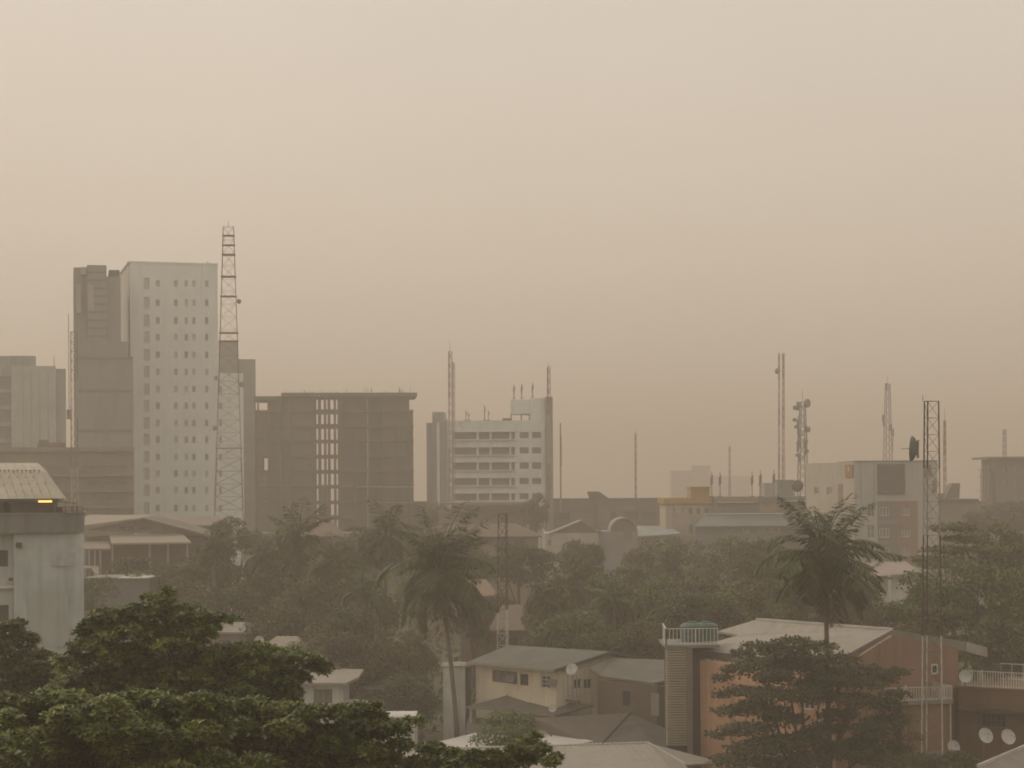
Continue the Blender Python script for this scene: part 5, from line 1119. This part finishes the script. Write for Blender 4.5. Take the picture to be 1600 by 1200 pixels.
# foreground and near trees built from their own clumps
def px_tree(label, blobs, d, n, m, L, ros, base_px, name='tree', rt=.3, lower=.2, jit=.28, seed=3, thick=1.0):
    rng = random.Random(seed); wb = []
    for b in blobs:
        px, py, rx, rz = b[:4]; dd = d + (b[4] if len(b) > 4 else rng.uniform(-1.5, 1.5)*d/100); c = W(px, py, dd); wb.append((c, rx*dd/F*thick, rz*dd/F))
    bx = W(base_px, 1100, d); t = thing(name, (bx.x, d+.5, 0), label, 'tree' if name != 'shrub' else 'shrub', 'foreground almond trees' if name == 'almond_tree' else None)
    me = crown_mesh('crown', wb, n, rng, m, L, ros, lower, jit); o = bpy.data.objects.new('crown', me); COL.objects.link(o); o.parent = t; o.location = -Vector(t.location)
    mb = MB(); limbs(mb, Vector((bx.x, d+.5, -.1)), wb, rt, rng, k=16); mb.build('trunk', bark, t)
    return t
g = random.Random(9)
B1 = [(225,958,42,14),(175,962,32,12),(285,962,42,13),(150,978,26,12),(205,985,48,16),(255,940,20,8),(232,934,12,6),(262,928,12,5),(330,968,28,9),(352,966,15,5),(366,968,10,4),(305,985,42,14),(270,1005,55,16),
      (145,1010,40,15),(190,1025,50,18),(245,1040,60,20),(320,1030,55,17),(380,1020,50,15),(430,1025,48,13),(470,1032,32,10),(495,1042,22,8),(300,1065,70,20),(380,1060,60,20),(430,1065,46,18),(170,1060,60,20),(115,1035,30,14),(440,1085,30,14),(250,1085,70,18),(350,1090,60,16),(130,990,16,9),(505,1048,12,5),(455,1062,30,14),(445,1082,26,12),(440,1100,34,14),(262,922,10,5)] + [(g.uniform(110,405), g.uniform(1040,1130), g.uniform(30,52), g.uniform(14,22), g.uniform(-1,3)) for _ in range(26)]
px_tree('broad dark green almond tree with spreading layered crown, largest in the left foreground', B1, 72, 17500, leaf_near, .235, 6, 270, name='almond_tree', rt=.38, seed=4)
B2 = [(g.uniform(-10,330), g.uniform(1105,1215), g.uniform(30,52), g.uniform(14,24), g.uniform(-2,3)) for _ in range(60)] + [(x, 1098+8*sin(x*.05), 34, 11) for x in range(-10, 330, 30)]
px_tree('light topped bushy tree filling the lower left corner', B2, 56, 19000, leaf_near, .20, 6, 150, name='almond_tree', rt=.35, seed=5)
B3 = [(g.uniform(320,600), g.uniform(1130,1215), g.uniform(28,46), g.uniform(12,20), g.uniform(-2,3)) for _ in range(36)] + [(345,1104,36,11),(395,1103,34,10),(440,1110,36,11),(490,1115,34,11),(535,1112,24,9),(560,1106,16,7),(588,1103,10,5),(585,1118,22,9),(615,1140,24,10),(640,1128,13,6),(655,1125,8,4),(625,1165,20,9),(570,1150,34,12),(520,1150,40,14),(420,1140,50,15)]
px_tree('leafy crown with pale twig tips below the white outbuilding, bottom left of centre', B3, 60, 17000, leaf_near, .21, 6, 450, name='almond_tree', rt=.3, seed=6)
B4 = [(g.uniform(640,800), g.uniform(1190,1225), g.uniform(20,32), g.uniform(9,13)) for _ in range(12)] + [(672,1170,20,8),(700,1178,22,8),(740,1182,20,8),(770,1180,16,7),(805,1172,16,7),(825,1160,11,5),(838,1150,7,3),(845,1172,15,6),(868,1182,9,4),(860,1190,14,6),(820,1185,24,9)]
px_tree('low leafy branch tips along the beige roof edge, bottom centre', B4, 62, 4800, leaf_near, .21, 6, 720, name='almond_tree', rt=.2, seed=7)
B5 = [(15,985,22,12),(35,1000,26,12),(5,1010,30,14),(50,1030,34,14),(20,1045,40,16),(75,1045,30,12),(60,1075,50,18),(10,1085,50,18),(100,1080,40,16),(115,1060,24,10),(28,975,12,6),(130,1095,30,12)]
px_tree('slightly reddish bushy tree at the left edge under the pale streaky wall', B5, 82, 7500, mat('reddish_leaf', (.05,.08,.014), (.14,.12,.03), scale=.5, island=.5, rough=.5, trans=.25), .24, 6, 40, rt=.22, seed=8)
sat_dish(62, 1006, 10, 128, 'grey dish half hidden by leaves at the foot of the streaky pale wall', look=(-.5,-.8,.3), m=steel)
# feathery tree before the terracotta house
B6 = [(1240,1003,30,7),(1205,1012,26,8),(1180,1010,24,6),(1160,1022,22,8),(1225,1020,40,10),(1275,1012,34,9),(1310,1030,34,9),(1250,1035,50,12),(1190,1040,45,12),(1150,1048,26,10),(1128,1060,18,7),(1300,1055,50,12),(1345,1050,40,11),(1375,1062,30,9),(1400,1050,22,7),(1160,1080,28,8),(1130,1085,20,6),(1200,1085,40,11),(1245,1090,38,11),(1190,1110,45,12),(1140,1112,28,8),(1225,1125,40,12),(1170,1140,42,11),(1125,1148,22,7),(1230,1160,50,14),(1180,1170,45,13),(1340,1095,40,12),(1375,1100,36,11),(1395,1130,28,12),(1360,1140,38,12),(1310,1120,34,12),(1400,1085,22,8),(1150,1190,45,12),(1215,1195,45,12),(1350,1180,45,14),(1395,1175,34,14),(1300,1170,34,14)] + [(g.uniform(1170,1390), g.uniform(1040,1195), g.uniform(22,42), g.uniform(8,14)) for _ in range(26)]
px_tree('feathery layered tree covering the middle of the terracotta house', [(*b, g.uniform(-3,3)) for b in B6], 133, 46000, leaf_fl, .29, 0, 1262, name='flame_tree', rt=.34, lower=.35, jit=.6, seed=10)
B7 = [(1495,1180,18,9),(1410,1190,22,9),(1370,1192,20,9),(1430,1195,34,12),(1475,1198,30,10),(1515,1192,22,9),(1445,1185,22,8),(1390,1205,30,12),(1420,1130,14,20,4),(1428,1158,16,16,4),(1350,1105,8,4),(1362,1100,8,4)]
px_tree('yellowish shrub at the foot of the nearest lattice mast', B7, 128, 4600, leaf_pale, .2, 0, 1440, name='shrub', rt=.1, seed=11)
B8 = [(790,1120,28,10),(815,1128,26,10),(765,1132,22,10),(790,1142,38,13),(820,1150,32,12),(765,1158,34,12),(800,1165,36,12),(842,1165,20,8)]
px_tree('small rounded tree among white roofs, lower centre', B8, 143, 4600, leaf_mid, .24, 0, 795, rt=.16, lower=.4, jit=.5, seed=12)
B9 = [(1555,1050,12,10),(1558,1042,10,6),(1562,1060,10,6)]
px_tree('small potted looking bush on the railed terrace', B9, 150, 500, leaf_pale, .18, 0, 1558, name='shrub', rt=.06, seed=13)
# low planting under the trees, nobody could count it
V_, F_ = [], []; rng = random.Random(1)
for _ in range(9000):
    d = rng.uniform(172, 330); px = rng.uniform(-20, 1620); x = (px-800)/F*d; leaf_quad(V_, F_, Vector((x, d, rng.uniform(.1,1.6))), unit(rng), unit(rng), .9, .7)
me = bpy.data.meshes.new('undergrowth'); me.from_pydata(V_, [], F_); me.materials.append(leaf_mid); me.update(); o = bpy.data.objects.new('undergrowth', me); COL.objects.link(o)
tag(o, 'dark low undergrowth covering the ground between the trees', 'undergrowth', kind='stuff')
